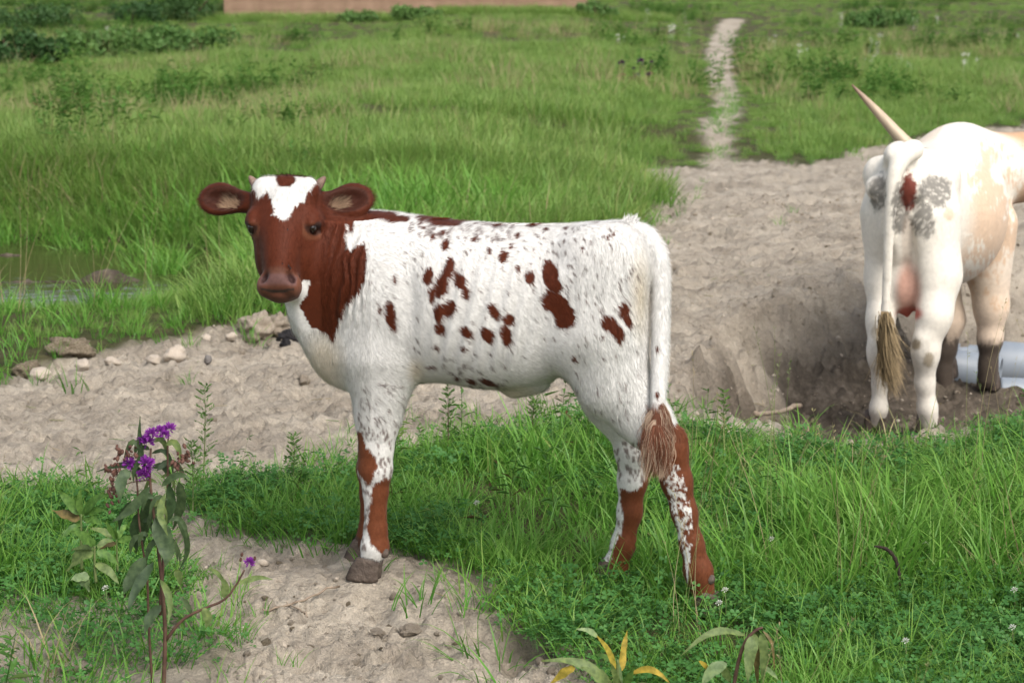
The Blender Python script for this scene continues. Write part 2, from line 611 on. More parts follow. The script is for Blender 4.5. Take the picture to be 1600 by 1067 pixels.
def tube(pts, segs=8, cap=True):
    """pts: (x,y,z,r) -> verts, faces of a round tapering tube"""
    pts = np.array(pts, float)
    n = len(pts)
    P = pts[:, :3]
    T = np.gradient(P, axis=0); T /= np.linalg.norm(T, axis=1)[:, None] + 1e-9
    ref = np.array([0, 0, 1.0]) if abs(T[0, 2]) < .9 else np.array([1.0, 0, 0])
    V = []
    u = np.cross(T[0], ref); u /= np.linalg.norm(u)
    for i in range(n):
        u = u - T[i] * (u @ T[i]); u /= np.linalg.norm(u)
        w = np.cross(T[i], u)
        for j in range(segs):
            a = 2 * math.pi * j / segs
            V.append(P[i] + (u * math.cos(a) + w * math.sin(a)) * pts[i, 3])
    F = []
    for i in range(n - 1):
        for j in range(segs):
            k = (j + 1) % segs
            F.append((i * segs + j, i * segs + k, (i + 1) * segs + k, (i + 1) * segs + j))
    if cap:
        F.append(tuple(range(segs))[::-1]); F.append(tuple((n - 1) * segs + j for j in range(segs)))
    return V, F


def smooth_path(pts, n=24):
    pts = np.array(pts, float); m = len(pts); out = []
    for t in np.linspace(0, m - 1, n):
        i = min(int(t), m - 2); f = t - i
        p0 = pts[max(i - 1, 0)]; p1 = pts[i]; p2 = pts[i + 1]; p3 = pts[min(i + 2, m - 1)]
        out.append(.5 * ((2 * p1) + (-p0 + p2) * f + (2 * p0 - 5 * p1 + 4 * p2 - p3) * f * f + (-p0 + 3 * p1 - 3 * p2 + p3) * f ** 3))
    return np.array(out)


def claw_hoof(length, width, height):
    """cloven hoof, toe along +x, sole at z=0: two claws side by side"""
    V = []; F = []
    for s in (-1, 1):
        base = len(V)
        rings = [(0, 1.0, 0.0), (.12, 1.03, 0.0), (.5, .93, -.08), (.85, .80, -.17), (1.0, .72, -.22)]
        for (h, sc, sh) in rings:
            for j in range(12):
                a = 2 * math.pi * j / 12
                cx = math.cos(a); sy = math.sin(a)
                fx = (cx * .5 * (1.0 if cx < 0 else 1.0) * sc + sh) * length
                taper = 1 - .55 * max(cx, 0) ** 2
                fy = s * width * .265 + sy * .25 * width * sc * taper
                hh = h * height * (1.0 - .18 * max(-cx, 0) - .0 * cx) if h > .5 else h * height
                V.append((fx, fy, hh))
        for i in range(len(rings) - 1):
            for j in range(12):
                k = (j + 1) % 12
                F.append((base + i * 12 + j, base + i * 12 + k, base + (i + 1) * 12 + k, base + (i + 1) * 12 + j))
        F.append(tuple(base + j for j in range(12))[::-1])
        F.append(tuple(base + (len(rings) - 1) * 12 + j for j in range(12)))
    return new_mesh('hoof', V, F)


def uv_ball(rx, ry, rz, n=12, m=8, name='ball'):
    V = []; F = []
    for i in range(m + 1):
        t = math.pi * i / m
        for j in range(n):
            a = 2 * math.pi * j / n
            V.append((rx * math.sin(t) * math.cos(a), ry * math.sin(t) * math.sin(a), rz * math.cos(t)))
    for i in range(m):
        for j in range(n):
            k = (j + 1) % n
            F.append((i * n + j, (i + 1) * n + j, (i + 1) * n + k, i * n + k))
    return new_mesh(name, V, F)


def in_ellipses(px, py, L, wob):
    """largest membership of points in rotated ellipses; >0 inside"""
    best = np.full(px.shape, -9.0)
    for e in L:
        cx, cy, rx, ry = e[:4]; a = R(e[4]) if len(e) > 4 else 0
        near = (np.abs(px - cx) < 60) & (np.abs(py - cy) < 60)
        if not near.any():
            continue
        dx = px[near] - cx; dy = py[near] - cy
        u = (dx * math.cos(a) + dy * math.sin(a)) / rx; v = (-dx * math.sin(a) + dy * math.cos(a)) / ry
        r = np.sqrt(u * u + v * v)
        best[near] = np.maximum(best[near], (1 - r) * min(rx, ry) + wob[near] * min(1, min(rx, ry) / 8))
    return best

# ------------------------------------------------------------------ the calf
PSI = R(12)
CO = np.array([0.0, 4.68, 0.0])
CX = np.array([math.cos(PSI), -math.sin(PSI), 0]); CY = np.array([math.sin(PSI), math.cos(PSI), 0]); CZ = np.array([0, 0, 1.0])
CM = np.stack([CX, CY, CZ], 1)          # local -> world


def cl(px, py, lat=0.0):
    """photograph point on the calf's lengthwise plane, lat metres towards the viewer -> calf coordinates"""
    d = ray(px, py)
    t = (-lat - (EYE - CO) @ CY) / (d @ CY)
    w = EYE + d * t - CO
    return np.array([w @ CX, w @ CY, w[2]])


def clr(px, py, lat, r):
    return (*cl(px, py, lat), r)


# head axes in calf coordinates: a poll->muzzle, b photo right, c out of the face
yaw = R(3.2); tilt = R(27)
hd = np.array([-math.sin(yaw), -math.cos(yaw), 0])
ha_w = -CZ * math.cos(tilt) + hd * math.sin(tilt)
hc_w = hd * math.cos(tilt) + CZ * math.sin(tilt)
hb_w = np.cross(hc_w, ha_w)
HM = CM.T @ np.stack([ha_w, hb_w, hc_w], 1)
HP = cl(446, 274, .10)


def hp(a, b, c):
    return HP + HM @ np.array([a, b, c])


HEAD_TAB = [(-.012, 0, -.045, .030, .020), (.000, 0, -.042, .058, .034), (.030, 0, -.046, .078, .058), (.070, 0, -.054, .085, .079), (.125, 0, -.060, .083, .090),
            (.170, 0, -.061, .064, .090), (.210, 0, -.052, .050, .080), (.245, 0, -.040, .0425, .064), (.272, 0, -.030, .044, .054), (.288, 0, -.032, .042, .046), (.297, 0, -.034, .026, .026)]


def calf_body():
    B = Body((-.84, -.46, -.03), (.58, .24, 1.07), .0043)

    def sec(px, top, bot, hw, lat=0.0, shift=0.0):
        t = cl(px, top, lat); b = cl(px, bot, lat)
        return (.5 * (t[0] + b[0]), -lat, .5 * (t[2] + b[2]), hw, .5 * (t[2] - b[2]))
    # trunk with the front of the neck: a=x, b=y, c=z
    B.loft([sec(462, 398, 520, .055, .065), sec(480, 372, 548, .078, .055), sec(505, 352, 574, .092, .035), sec(535, 335, 594, .108, .018), sec(570, 329, 608, .130), sec(610, 332, 606, .152), sec(650, 338, 597, .164),
            sec(700, 345, 595, .174), sec(760, 350, 604, .180), sec(820, 352, 602, .172), sec(880, 351, 586, .152), sec(930, 348, 575, .142), sec(966, 350, 570, .124), sec(988, 368, 540, .09), sec(1000, 405, 510, .055)],
           k=.02, power=2.25)
    # neck into the head
    B.cone(clr(525, 415, .05, .098), (*hp(.10, .03, -.10), .078), k=.05)
    B.cone(clr(500, 455, .05, .080), (*hp(.16, .01, -.10), .060), k=.05)
    # shoulder, brisket
    B.ball(cl(585, 478, .085), (.088, .060, .150), k=.06)
    B.ball(cl(540, 552, .03), (.062, .070, .066), k=.06)
    B.ball(cl(600, 562, .09), (.064, .044, .080), k=.045)
    B.ball(cl(600, 570, -.09), (.070, .048, .085), k=.05)
    # hip, rump and flank
    B.ball(cl(938, 440, .10), (.105, .050, .120), k=.07)
    B.ball(cl(978, 400, .05), (.05, .05, .06), k=.05)
    # navel fold
    B.cone(clr(835, 596, .0, .026), clr(802, 609, .0, .016), k=.045)
    # near hind leg
    B.chain([clr(944, 430, .070, .086), clr(934, 525, .085, .107), clr(958, 598, .09, .077), clr(1006, 655, .09, .054), clr(1042, 698, .09, .043)], k=.05, flat=.72)
    B.chain([clr(1058, 682, .09, .020), clr(1046, 702, .09, .040), clr(1057, 751, .09, .034), clr(1069, 800, .09, .0275), clr(1081, 850, .09, .0255), clr(1091, 892, .09, .031), clr(1098, 922, .09, .029)], k=.022, flat=.82)
    # far hind leg
    B.chain([clr(945, 440, -.07, .090), clr(938, 540, -.08, .105), clr(958, 620, -.08, .068), clr(990, 690, -.08, .047)], k=.05, flat=.75)
    B.chain([clr(1003, 688, -.08, .020), clr(990, 706, -.08, .040), clr(988, 751, -.08, .033), clr(984, 800, -.08, .0275), clr(974, 850, -.08, .0265), clr(961, 888, -.08, .030), clr(950, 908, -.08, .029)], k=.022, flat=.82)
    # front legs
    B.chain([clr(592, 560, .085, .085), clr(594, 612, .085, .055), clr(590, 655, .085, .045), clr(588, 700, .085, .040)], k=.045, flat=.8)
    B.chain([clr(588, 700, .085, .040), clr(586, 733, .085, .0405), clr(587, 766, .085, .029), clr(587, 826, .085, .0262), clr(586, 853, .085, .0325), clr(580, 872, .085, .0265)], k=.015, flat=.86)
    B.chain([clr(592, 570, -.08, .08), clr(589, 640, -.08, .052), clr(586, 700, -.08, .040), clr(583, 733, -.08, .040), clr(582, 770, -.08, .030), clr(579, 830, -.08, .0285), clr(576, 848, -.08, .032), clr(570, 866, -.08, .028)], k=.015, flat=.86)
    # tail
    tl = smooth_path([clr(955, 368, 0, .030), clr(995, 368, 0, .028), clr(1021, 390, .02, .0265), clr(1031, 430, .04, .0225), clr(1032, 500, .07, .021), clr(1030, 580, .11, .0185), clr(1027, 640, .145, .0145), clr(1028, 690, .16, .009)], 60)
    for i, (p, q) in enumerate(zip(tl[:-1], tl[1:])):
        B.cone(p, q, k=.010 if i < 14 else .004)
    # head
    B.loft(HEAD_TAB, k=.03, power=2.5, M=HM, org=HP)
    B.ball(hp(.264, 0, -.008), (.032, .0490, .035), k=.010, M=HM)
    for s in (-1, 1):
        B.ball(hp(.274, s * .0295, -.010), (.025, .023, .033), k=.008, M=HM)           # lip corners
    B.ball(hp(.150, 0, .012), (.10, .026, .022), k=.03, M=HM)           # bridge of the nose           # muzzle
    B.ball(hp(.297, 0, -.022), (.0095, .026, .028), k=.004, M=HM)          # lower lip
    for s in (-1, 1):
        B.ball(hp(.112, s * .072, -.012), (.026, .018, .028), k=.02, M=HM)  # brow
        B.ball(hp(.180, s * .050, -.075), (.050, .020, .055), k=.025, M=HM)
        B.ball(hp(.030, s * .052, -.012), (.028, .026, .020), k=.02, M=HM)  # horn boss
        B.ball(hp(.131, s * .082, -.008), (.010, .012, .015), k=.008, M=HM, cut=True)  # eye socket
        B.cone((*hp(.121, s * .0775, -.030), .006), (*hp(.117, s * .0775, -.006), .0085), k=.008)
        B.cone((*hp(.117, s * .0775, -.006), .0085), (*hp(.124, s * .070, .014), .007), k=.008)
        B.cone((*hp(.254, s * .040, .024), .001), (*hp(.256, s * .040, .024), .0012), k=.002)
        B.ball(hp(.261, s * .0315, .026), (.016, .0095, .020), k=.006, M=HM @ np.array([[.9, -.436 * s, 0], [.436 * s, .9, 0], [0, 0, 1]]), cut=True)  # nostril
        # ear: stalk, then a cupped blade
        B.cone((*hp(.052, s * .070, -.060), .024), (*hp(.050, s * .100, -.056), .022), k=.02)
        e1 = HM @ np.array([-.10 if s < 0 else -.14, s * 1.0, -.12]); e1 /= np.linalg.norm(e1)
        e3 = HM @ np.array([-.10, s * .12, 1.0]); e3 -= e1 * (e1 @ e3); e3 /= np.linalg.norm(e3)
        e2 = np.cross(e3, e1)
        EM = np.stack([e1, e2, e3], 1)
        c = hp(.043, s * (.150 if s < 0 else .137), -.058)
        if s < 0:
            EARS.clear()
        EARS.append((c, EM))
        B.ball(c - e1 * .012, (.060, .030, .024), k=.012, M=EM)
        B.ball(c + e1 * .018 + e2 * s * .003, (.050, .043, .019), k=.014, M=EM)
        B.ball(c + e1 * .002 - e2 * s * .004 + e3 * .021, (.050, .024, .024), k=.014, M=EM, cut=True)
    return B.mesh()


EARS = []
BROWN = np.array([.082, .0168, .0050]); BROWN2 = np.array([.145, .044, .0175]); WHITE = np.array([.70, .685, .655]); CREAM = np.array([.72, .62, .47]); FRECK = np.array([.10, .055, .045])
MUZZ = np.array([.105, .052, .045]); MUD_MOUTH = np.array([.055, .035, .026])

NECK = [(380, 250), (500, 300), (543, 340), (541, 352), (538, 374), (545, 391), (560, 384), (573, 378), (573, 407), (569, 433), (560, 458), (538, 480), (527, 508), (519, 536), (512, 522), (505, 517), (488, 514), (474, 492), (467, 478), (477, 466), (484, 434), (470, 440), (440, 430), (380, 400)]
BLAZE = [(392, 284), (396, 293), (404, 309), (418, 300), (425, 312), (427, 334), (446, 344), (454, 337), (460, 323), (474, 315), (479, 303), (497, 284), (480, 272), (449, 262), (418, 266), (398, 278)]
SPOTS = [(606, 339, 15, 9, 10), (626, 342, 13, 5), (690, 346, 30, 8, 3), (660, 340, 12, 4), (749, 347, 11, 4), (772, 351, 8, 4), (548, 350, 5, 12), (695, 382, 6, 10, 15), (763, 392, 4, 6), (785, 402, 8, 10), (827, 433, 8, 12), (808, 420, 4, 6),
         (668, 431, 9, 14, 20), (701, 418, 8, 17, 10), (690, 444, 11, 22, 10), (674, 461, 6, 14), (700, 481, 11, 14, 20), (685, 490, 8, 18), (686, 514, 9, 9), (717, 438, 9, 15, -15), (726, 457, 6, 14, -15), (725, 518, 12, 8, 40),
         (770, 487, 8, 15, -35), (793, 499, 10, 9, 20), (789, 524, 9, 17, -10), (760, 523, 9, 15, -35), (609, 494, 8, 26, -12), (859, 428, 13, 24, -10), (867, 448, 11, 12), (857, 468, 13, 18, 10), (881, 494, 17, 20), (872, 477, 15, 17),
         (974, 484, 10, 13, -10), (980, 500, 6, 11, -20), (950, 504, 13, 12), (964, 518, 9, 17, -20), (941, 526, 3, 4), (896, 560, 5, 5), (679, 543, 5, 4), (722, 545, 5, 6, -30), (671, 574, 8, 3), (712, 592, 5, 3), (760, 597, 14, 5, 20), (735, 596, 10, 4, 20),
         (807, 368, 4, 5), (797, 385, 3, 5), (739, 374, 5, 3, -60), (676, 370, 9, 3, -60), (690, 364, 6, 4), (830, 352, 9, 3), (852, 358, 4, 3), (950, 370, 3, 6, 30), (958, 366, 2, 5, 30), (925, 348, 8, 2, 0), (910, 388, 3, 3), (883, 357, 4, 3), (660, 356, 4, 3), (655, 348, 4, 5),
         (615, 438, 3, 8), (1027, 545, 3, 5), (1026, 617, 4, 6), (592, 485, 3, 6)]
rf = np.random.default_rng(3)
FLECKS = []
for (x0, x1, y0, y1, n, s) in [(640, 800, 348, 378, 60, 2.6), (800, 960, 355, 420, 45, 1.8), (880, 1000, 400, 500, 60, 1.9), (640, 900, 380, 560, 75, 1.7), (690, 790, 560, 610, 40, 2.3), (560, 630, 600, 690, 70, 1.7), (560, 615, 670, 760, 60, 2.2), (560, 660, 350, 600, 22, 1.6),
                               (900, 1000, 520, 660, 45, 1.8), (960, 1015, 690, 752, 70, 2.4), (940, 980, 740, 900, 40, 2.2), (562, 582, 740, 860, 40, 2.2)]:
    for _ in range(n):
        q = rf.uniform(.5, 1.3) * s
        FLECKS.append((rf.uniform(x0, x1), rf.uniform(y0, y1), q * .75, q * rf.uniform(.9, 2.0), rf.uniform(-35, 20)))
KNEE = [(563, 664), (568, 690), (580, 705), (592, 727), (586, 740), (578, 760), (566, 748), (552, 727), (552, 690)]
CANF = [(583, 757), (592, 752), (620, 742), (620, 868), (596, 864), (581, 851), (574, 825), (578, 790)]
CANHF = [(968, 762), (985, 768), (1000, 762), (1010, 742), (1022, 735), (1024, 760), (1000, 860), (985, 910), (948, 908), (950, 884), (970, 830), (973, 800)]


def calf_colour(P):
    """coat colour for points in calf coordinates"""
    n = len(P)
    Wd = P @ CM.T + CO
    px, py = project(Wd)
    lat = -P[:, 1]
    C = np.tile(WHITE, (n, 1))
    wob = (fbm(px * .22, py * .11, 3, 31)) * 9
    wob2 = (fbm(px * .6, py * .25, 2, 33)) * 5
    w = wob + wob2
    H = (P - HP) @ HM
    earm = np.zeros(n, bool)
    for c, EM in EARS:
        q = (P - c) @ EM
        earm |= (np.abs(q[:, 0]) < .085) & (np.abs(q[:, 1]) < .055) & (np.abs(q[:, 2]) < .040) & (np.abs(H[:, 1]) > .080)
    head = ((H[:, 0] > -.03) & (H[:, 0] < .34) & (np.abs(H[:, 1]) < .098) & (H[:, 2] > -.13 + .0 * H[:, 0]) & (H[:, 2] < .08) & (px < 502)) & ~earm
    near = lat > -.01
    # warm cream where the coat thins: chest, brisket, flank, buttock
    cream = np.clip(1 - np.hypot((px - 505) / 42, (py - 565) / 60), 0, 1) * 1.2
    cream = np.maximum(cream, np.clip(1 - np.hypot((px - 1000) / 22, (py - 460) / 90), 0, 1) * .9)
    cream = np.maximum(cream, np.clip(1 - np.hypot((px - 648) / 18, (py - 580) / 30), 0, 1) * .9)
    cream = np.maximum(cream, np.clip(1 - np.hypot((px - 800) / 60, (py - 615) / 16), 0, 1) * .9)
    cream = np.clip(cream, 0, .8)[:, None]
    C = C * (1 - cream) + CREAM * .85 * cream
    s = in_ellipses(px, py, SPOTS, w * .55)
    f = in_ellipses(px, py, FLECKS, w * .12)
    k = sstep(-1.2, .6, f)[:, None] * .8
    C = np.where((near | (P[:, 2] < .42))[:, None], C * (1 - k) + FRECK * k, C)
    nk = -poly_sd(px, py, NECK) + w * .8
    m = sstep(-.8, .8, np.maximum(s, nk))[:, None]
    C = np.where(near[:, None], C * (1 - m) + BROWN * m, C)
    # the side turned away: scattered patches of its own
    v = fbm(P[:, 0] * 9 + 3, P[:, 2] * 8, 3, 71) + fbm(P[:, 0] * 40, P[:, 2] * 30, 2, 72) * .25
    m = sstep(.13, .16, v)[:, None]
    C = np.where(~near[:, None] & (P[:, 2] > .42)[:, None], WHITE * (1 - m) + BROWN * m, C)
    m = ((P[:, 0] < -.36) & (lat < -.01) & (P[:, 2] > .6) & ~head)
    C[m] = BROWN
    # legs
    low = P[:, 2] < np.where(P[:, 0] > .2, .50, .40)
    nearleg = lat > .0
    front = P[:, 0] < -.15
    hs = fbm(px * .34 + py * .10, py * .20 - px * .08, 3, 55) * 17 + w * .4
    a = np.maximum(-poly_sd(px, py, KNEE), -poly_sd(px, py, CANF)) + w * .7
    m = sstep(-1, 1, np.where(low & front & nearleg, a, -9))[:, None]
    C = C * (1 - m) + BROWN2 * m
    m = sstep(-1, 1, np.where(low & front & ~nearleg, (py - 700) * .3 + w * 2, -9))[:, None]
    C = C * (1 - m) + BROWN2 * m
    # near hind: brown below the hock with a roan patch
    ax = 1058 + (py - 780) * .17
    roan = 1 - np.hypot((px - ax) / 19, (py - 790) / 78)
    brown = np.where(roan > 0, hs * 1.1 - np.minimum(roan, .45) * 3 + 1.2, 5)
    brown = np.where((py < 676) & (px < 1048), -5, brown)
    edge = (py - 676) + (px - 1040) * 1.1 + w * 1.2
    brown = np.minimum(brown, edge * .6)
    brown = np.where((py > 862) & (np.abs(px - 1074) < 5 - (py - 862) * .1), -3 + w, brown)
    m = sstep(-1, 1, np.where(low & ~front & nearleg, brown, -9))[:, None]
    C = C * (1 - m) + BROWN2 * .9 * m
    a = -poly_sd(px, py, CANHF) + w * .9
    m = sstep(-1, 1, np.where(low & ~front & ~nearleg, a, -9))[:, None]
    C = C * (1 - m) + BROWN2 * m
    # mud on the front feet, pale coronet on the hind
    mud = front & low & (P[:, 2] < .085 + fbm(P[:, 0] * 30, P[:, 2] * 30, 2, 5) * .03)
    C[mud] = C[mud] * .25 + MUD_MOUTH * .75
    sw = sstep(626, 640, py + w) * (lat > .115) * (px > 1008) * (px < 1050) * (py < 712)
    C = C * (1 - sw[:, None]) + np.array([.20, .085, .05]) * sw[:, None]
    # head: red-brown with a white blaze
    hb = np.tile(BROWN * .98, (n, 1))
    bl = -poly_sd(px, py, BLAZE) + w * .8 + fbm(px * 1.1, py * .5, 2, 12) * 4
    sp = in_ellipses(px, py, [(446, 281, 15, 11), (462, 272, 24, 4, 8)], w * .4)
    m = (sstep(-.7, .7, bl) * (1 - sstep(-.7, .7, sp)) * (H[:, 2] > -.075))[:, None]
    hb = hb * (1 - m) + WHITE * .95 * m
    pinkm = sstep(.236, .252, H[:, 0] + .006 * np.cos(H[:, 1] * 40))[:, None] * (H[:, 2] > -.055)[:, None]
    hb = hb * (1 - pinkm) + (np.array([.112, .042, .024]) * (.85 + .35 * sstep(.034, .044, np.abs(H[:, 1])))[:, None]) * pinkm
    nose = (sstep(.250, .258, H[:, 0]) * sstep(.047, .041, np.abs(H[:, 1])) * sstep(.284, .274, H[:, 0]) * (H[:, 2] > -.02))[:, None]
    hb = hb * (1 - nose) + MUZZ * nose
    ha_ = H[:, 0] + 3.0 * H[:, 1] ** 2
    lip = (sstep(.288, .290, ha_) * sstep(.2945, .2925, ha_) * (np.abs(H[:, 1]) < .040))[:, None]  # shade of the mouth groove, put into the colour as a dark line
    hb = hb * (1 - lip) + MUD_MOUTH * .6 * lip
    nos = np.zeros(n)
    for s_ in (-1, 1):
        du = H[:, 0] - .261; dv = H[:, 1] * s_ - .0315
        nos = np.maximum(nos, 1 - np.sqrt(((du * .9 + dv * .436) / .0165) ** 2 + ((-du * .436 + dv * .9) / .0095) ** 2))
    nos = sstep(0, .4, nos * (H[:, 2] > -.03))[:, None]
    hb = hb * (1 - nos) + np.array([.035, .014, .012]) * nos
    for s_ in (-1, 1):
        r = np.sqrt(((H[:, 0] - .131) / .030) ** 2 + ((H[:, 2] + .004) / .032) ** 2)
        e = (sstep(1.0, .75, r) * (H[:, 1] * s_ > .05) * sstep(.115, .14, H[:, 0]))[:, None] * .32
        hb = hb * (1 - e) + np.array([.22, .095, .05]) * e
        r = np.sqrt(((H[:, 0] - .131) / .017) ** 2 + ((H[:, 2] + .004) / .022) ** 2)
        e = (sstep(1.0, .8, r) * (H[:, 1] * s_ > .05))[:, None] * .9
        hb = hb * (1 - e) + np.array([.03, .012, .008]) * e
    thr = head & (H[:, 2] < -.045) & ((px > 462) | (py > 468)) & (px < np.interp(py, [437, 452, 466, 478, 492, 514, 520], [485, 482, 477, 468, 474, 488, 505]) + w * .5) & (py > 437 + w * .6)
    hb[thr] = WHITE * .95
    C = np.where(head[:, None], hb, C)
    # ears: red outside, dark inside with pale base hair
    for c, EM in EARS:
        q = (P - c) @ EM
        inn = np.sqrt((q[:, 0] / .055) ** 2 + (q[:, 1] / .033) ** 2) < 1
        col = np.tile(BROWN * .9, (n, 1))
        inside = inn & (q[:, 2] > -.012)
        col[inside] = np.array([.050, .014, .007])
        C = np.where(earm[:, None] & (np.linalg.norm(q, axis=1) < .12)[:, None], col, C)
    return C, head, earm, px, py


def build_calf():
    root = link('calf', None, None, None, tuple(CO), (0, 0, -PSI), label='white calf with red brown patches standing side-on, face turned to the viewer', category='calf')
    V, Q = calf_body()
    Nn = vnormals(V, Q)
    # gentle skin folds on the neck
    px, py = project(V @ CM.T + CO)
    H0 = (V - HP) @ HM
    nm = sstep(502, 535, px) * sstep(580, 552, px) * sstep(335, 360, py) * sstep(530, 480, py) * (V[:, 1] < .0)
    u = px + (py - 400) * .18
    fold = np.sin(u * .50 + np.sin(py * .035) * 1.6 + fbm(px * .05, py * .03, 2, 6) * 9) * (.5 + 1.6 * (fbm(px * .06, py * .02, 2, 8) + .25))
    V = V + Nn * (fold * .0034 * nm)[:, None]
    # ribs, the edge of the shoulder blade and the hip hollow show faintly through the coat
    rib = sstep(650, 690, px) * sstep(850, 800, px) * sstep(385, 430, py) * sstep(600, 550, py) * (V[:, 1] < 0)
    V = V + Nn * (np.sin((px + (py - 480) * .22) * .24) * .0026 * rib)[:, None]
    hollow = np.exp(-((px - 862) / 26) ** 2 - ((py - 400) / 26) ** 2) * .012 + np.exp(-((px - 640) / 14) ** 2 - ((py - 470) / 70) ** 2) * .009 + np.exp(-((px - 905) / 22) ** 2 - ((py - 575) / 30) ** 2) * .006
    V = V - Nn * (hollow * (V[:, 1] < 0))[:, None]
    Nn = vnormals(V, Q)
    C, head, ear, px, py = calf_colour(V)
    me = new_mesh('body', V, Q)
    set_col(me, C)
    link('body', me, hide_mat('calf_hide', .06), root)
    # coat
    rg = np.random.default_rng(11)
    area = np.linalg.norm(np.cross(V[Q[:, 2]] - V[Q[:, 0]], V[Q[:, 3]] - V[Q[:, 1]]), axis=1)
    n = 230000
    f = rg.choice(len(Q), n, p=area / area.sum())
    uv = rg.random((n, 2))
    q = Q[f]
    u = uv[:, :1]; v = uv[:, 1:]
    P = (V[q[:, 0]] * (1 - u) + V[q[:, 1]] * u) * (1 - v) + (V[q[:, 3]] * (1 - u) + V[q[:, 2]] * u) * v
    n0 = Nn[q[:, 0]]
    C, head, ear, px, py = calf_colour(P)
    H = (P - HP) @ HM
    keep = ~((head) & (H[:, 0] > .245)) & (P[:, 2] > .06)
    keep &= ~(head & (np.hypot(H[:, 0] - .131, H[:, 2] + .004) < .02) & (np.abs(H[:, 1]) > .05))
    low = P[:, 2] < .42
    D = np.tile(np.array([.72, 0, -.60]), (n, 1))
    D[low] = (0, 0, -1)
    D[head] = HM[:, 0]
    th = (px > 900) & (~low)
    D[th] = np.array([.35, 0, -.9])
    tailm = (px > 1017) & (py < 700)
    D[tailm] = (.1, 0, -1)
    nk = (px < 580) & ~head & ~low
    D[nk] = (.25, 0, -.95)
    for c, EM in EARS:
        qq = (P - c) @ EM
        m = ear & (np.linalg.norm(qq, axis=1) < .12)
        D[m] = EM[:, 0]
    # swirl so locks lean differently from place to place
    ang = fbm(P[:, 0] * 11, P[:, 2] * 11, 3, 13) * 1.5 + rg.normal(0, .16, n)
    D = D + np.cross(n0, D) * ang[:, None]
    D = D - n0 * (D * n0).sum(1)[:, None]
    D /= np.linalg.norm(D, axis=1)[:, None] + 1e-6
    Ln = np.full(n, .0125)
    Ln[low] = .007
    Ln[head] = .0065
    Ln[ear] = .011
    # forehead curls and the poll are longer
    Ln[head & (H[:, 0] < .07)] = .013
    Ln *= rg.uniform(.6, 1.4, n)
    var = rg.normal(1, .10, n)[:, None]
    C = C * np.clip(var, .7, 1.3)
    keep &= np.isfinite(P).all(1)
    wd = np.where(low | head | ear, .00042, .00065)
    nj = n0 + rg.normal(0, 1, n0.shape) * np.where(head, .22, .12)[:, None]; nj /= np.linalg.norm(nj, axis=1)[:, None]
    me = coat_mesh('coat', P[keep], nj[keep], D[keep], Ln[keep], wd[keep], np.clip(C[keep], 0, .92))
    link('coat', me, hide_mat('calf_coat', .05, .6, 90, .06), root, kind='stuff')

    # longer hair: tail-head tuft, ear fringe, tail switch
    def hairs(name, roots, dirs, lens, wid, cols, droop, segs=5, mat=None):
        n = len(roots); Vv = []; Ff = []; Cc = []
        for i in range(n):
            p = np.array(roots[i], float); d = np.array(dirs[i], float)
            side = np.cross(d, np.array([0, -1.0, .2])); side /= np.linalg.norm(side) + 1e-9
            b = len(Vv)
            for s in range(segs + 1):
                t = s / segs
                ww = wid * (1 - t) ** .7 + .00008
                Vv.append(p - side * ww); Vv.append(p + side * ww)
                Cc.append(cols[i]); Cc.append(cols[i])
                d = d + np.array([0, 0, -1.0]) * droop / segs + rg.normal(0, .05, 3)
                d /= np.linalg.norm(d)
                p = p + d * lens[i] / segs
            for s in range(segs):
                Ff.append((b + 2 * s, b + 2 * s + 1, b + 2 * s + 3, b + 2 * s + 2))
        me = new_mesh(name, np.array(Vv), np.array(Ff))
        set_col(me, np.array(Cc))
        return link(name, me, mat or bpy.data.materials['calf_coat'], root, kind='stuff')
    # tail switch: wavy locks
    locks = []
    for k in range(22):
        t0 = rg.uniform(0, .9); sx = rg.uniform(-1, 1)
        locks.append((t0, sx, rg.uniform(-.02, .03), rg.uniform(0, 6.28), (abs(sx) > .3) != (rg.random() < .25), rg.uniform(.085, .125)))
    Vv = []; Ff = []; Cc = []
    for i in range(6000):
        t0, sx, dl, ph, pale, ln = locks[rg.integers(len(locks))]
        p0 = cl(1027 + sx * 6, 630 + 45 * t0, .150 + dl)
        off = rg.normal(0, .0042, 3); b = len(Vv); L = ln * rg.uniform(.7, 1.1)
        col = (np.array([.46, .33, .235]) if pale else np.array([.17, .066, .038])) * rg.uniform(.75, 1.2) * (.75 + .35 * min(1, t0 + .3))
        for k in range(9):
            t = k / 8
            pos = p0 + np.array([sx * .021 * math.sin(min(t * 1.5, 1.57)) * (1 - .35 * t) + .007 * math.sin(t * 6.5 + ph) * t, dl * t, -L * t]) + off * (.5 + 1.4 * math.sin(t * 2.6))
            ww = .00042 * (1 - t) ** .6 + .00008
            Vv += [pos - np.array([ww, 0, 0]), pos + np.array([ww, 0, 0])]; Cc += [col, col]
        Ff += [(b + 2 * k, b + 2 * k + 1, b + 2 * k + 3, b + 2 * k + 2) for k in range(8)]
    me = new_mesh('tail_switch', np.array(Vv), np.array(Ff)); set_col(me, np.array(Cc))
    link('tail_switch', me, bpy.data.materials['calf_coat'], root, kind='stuff')
    ro = []; di = []; le = []; co = []
    for i in range(160):
        ro.append(cl(984 + rg.uniform(-11, 10), 348, rg.uniform(-.02, .02)) + np.array([0, 0, rg.uniform(-.004, .004)]))
        di.append((rg.normal(.35, .45), rg.normal(0, .4), rg.uniform(.5, 1))); le.append(rg.uniform(.008, .026)); co.append(WHITE * rg.uniform(.95, 1.08))
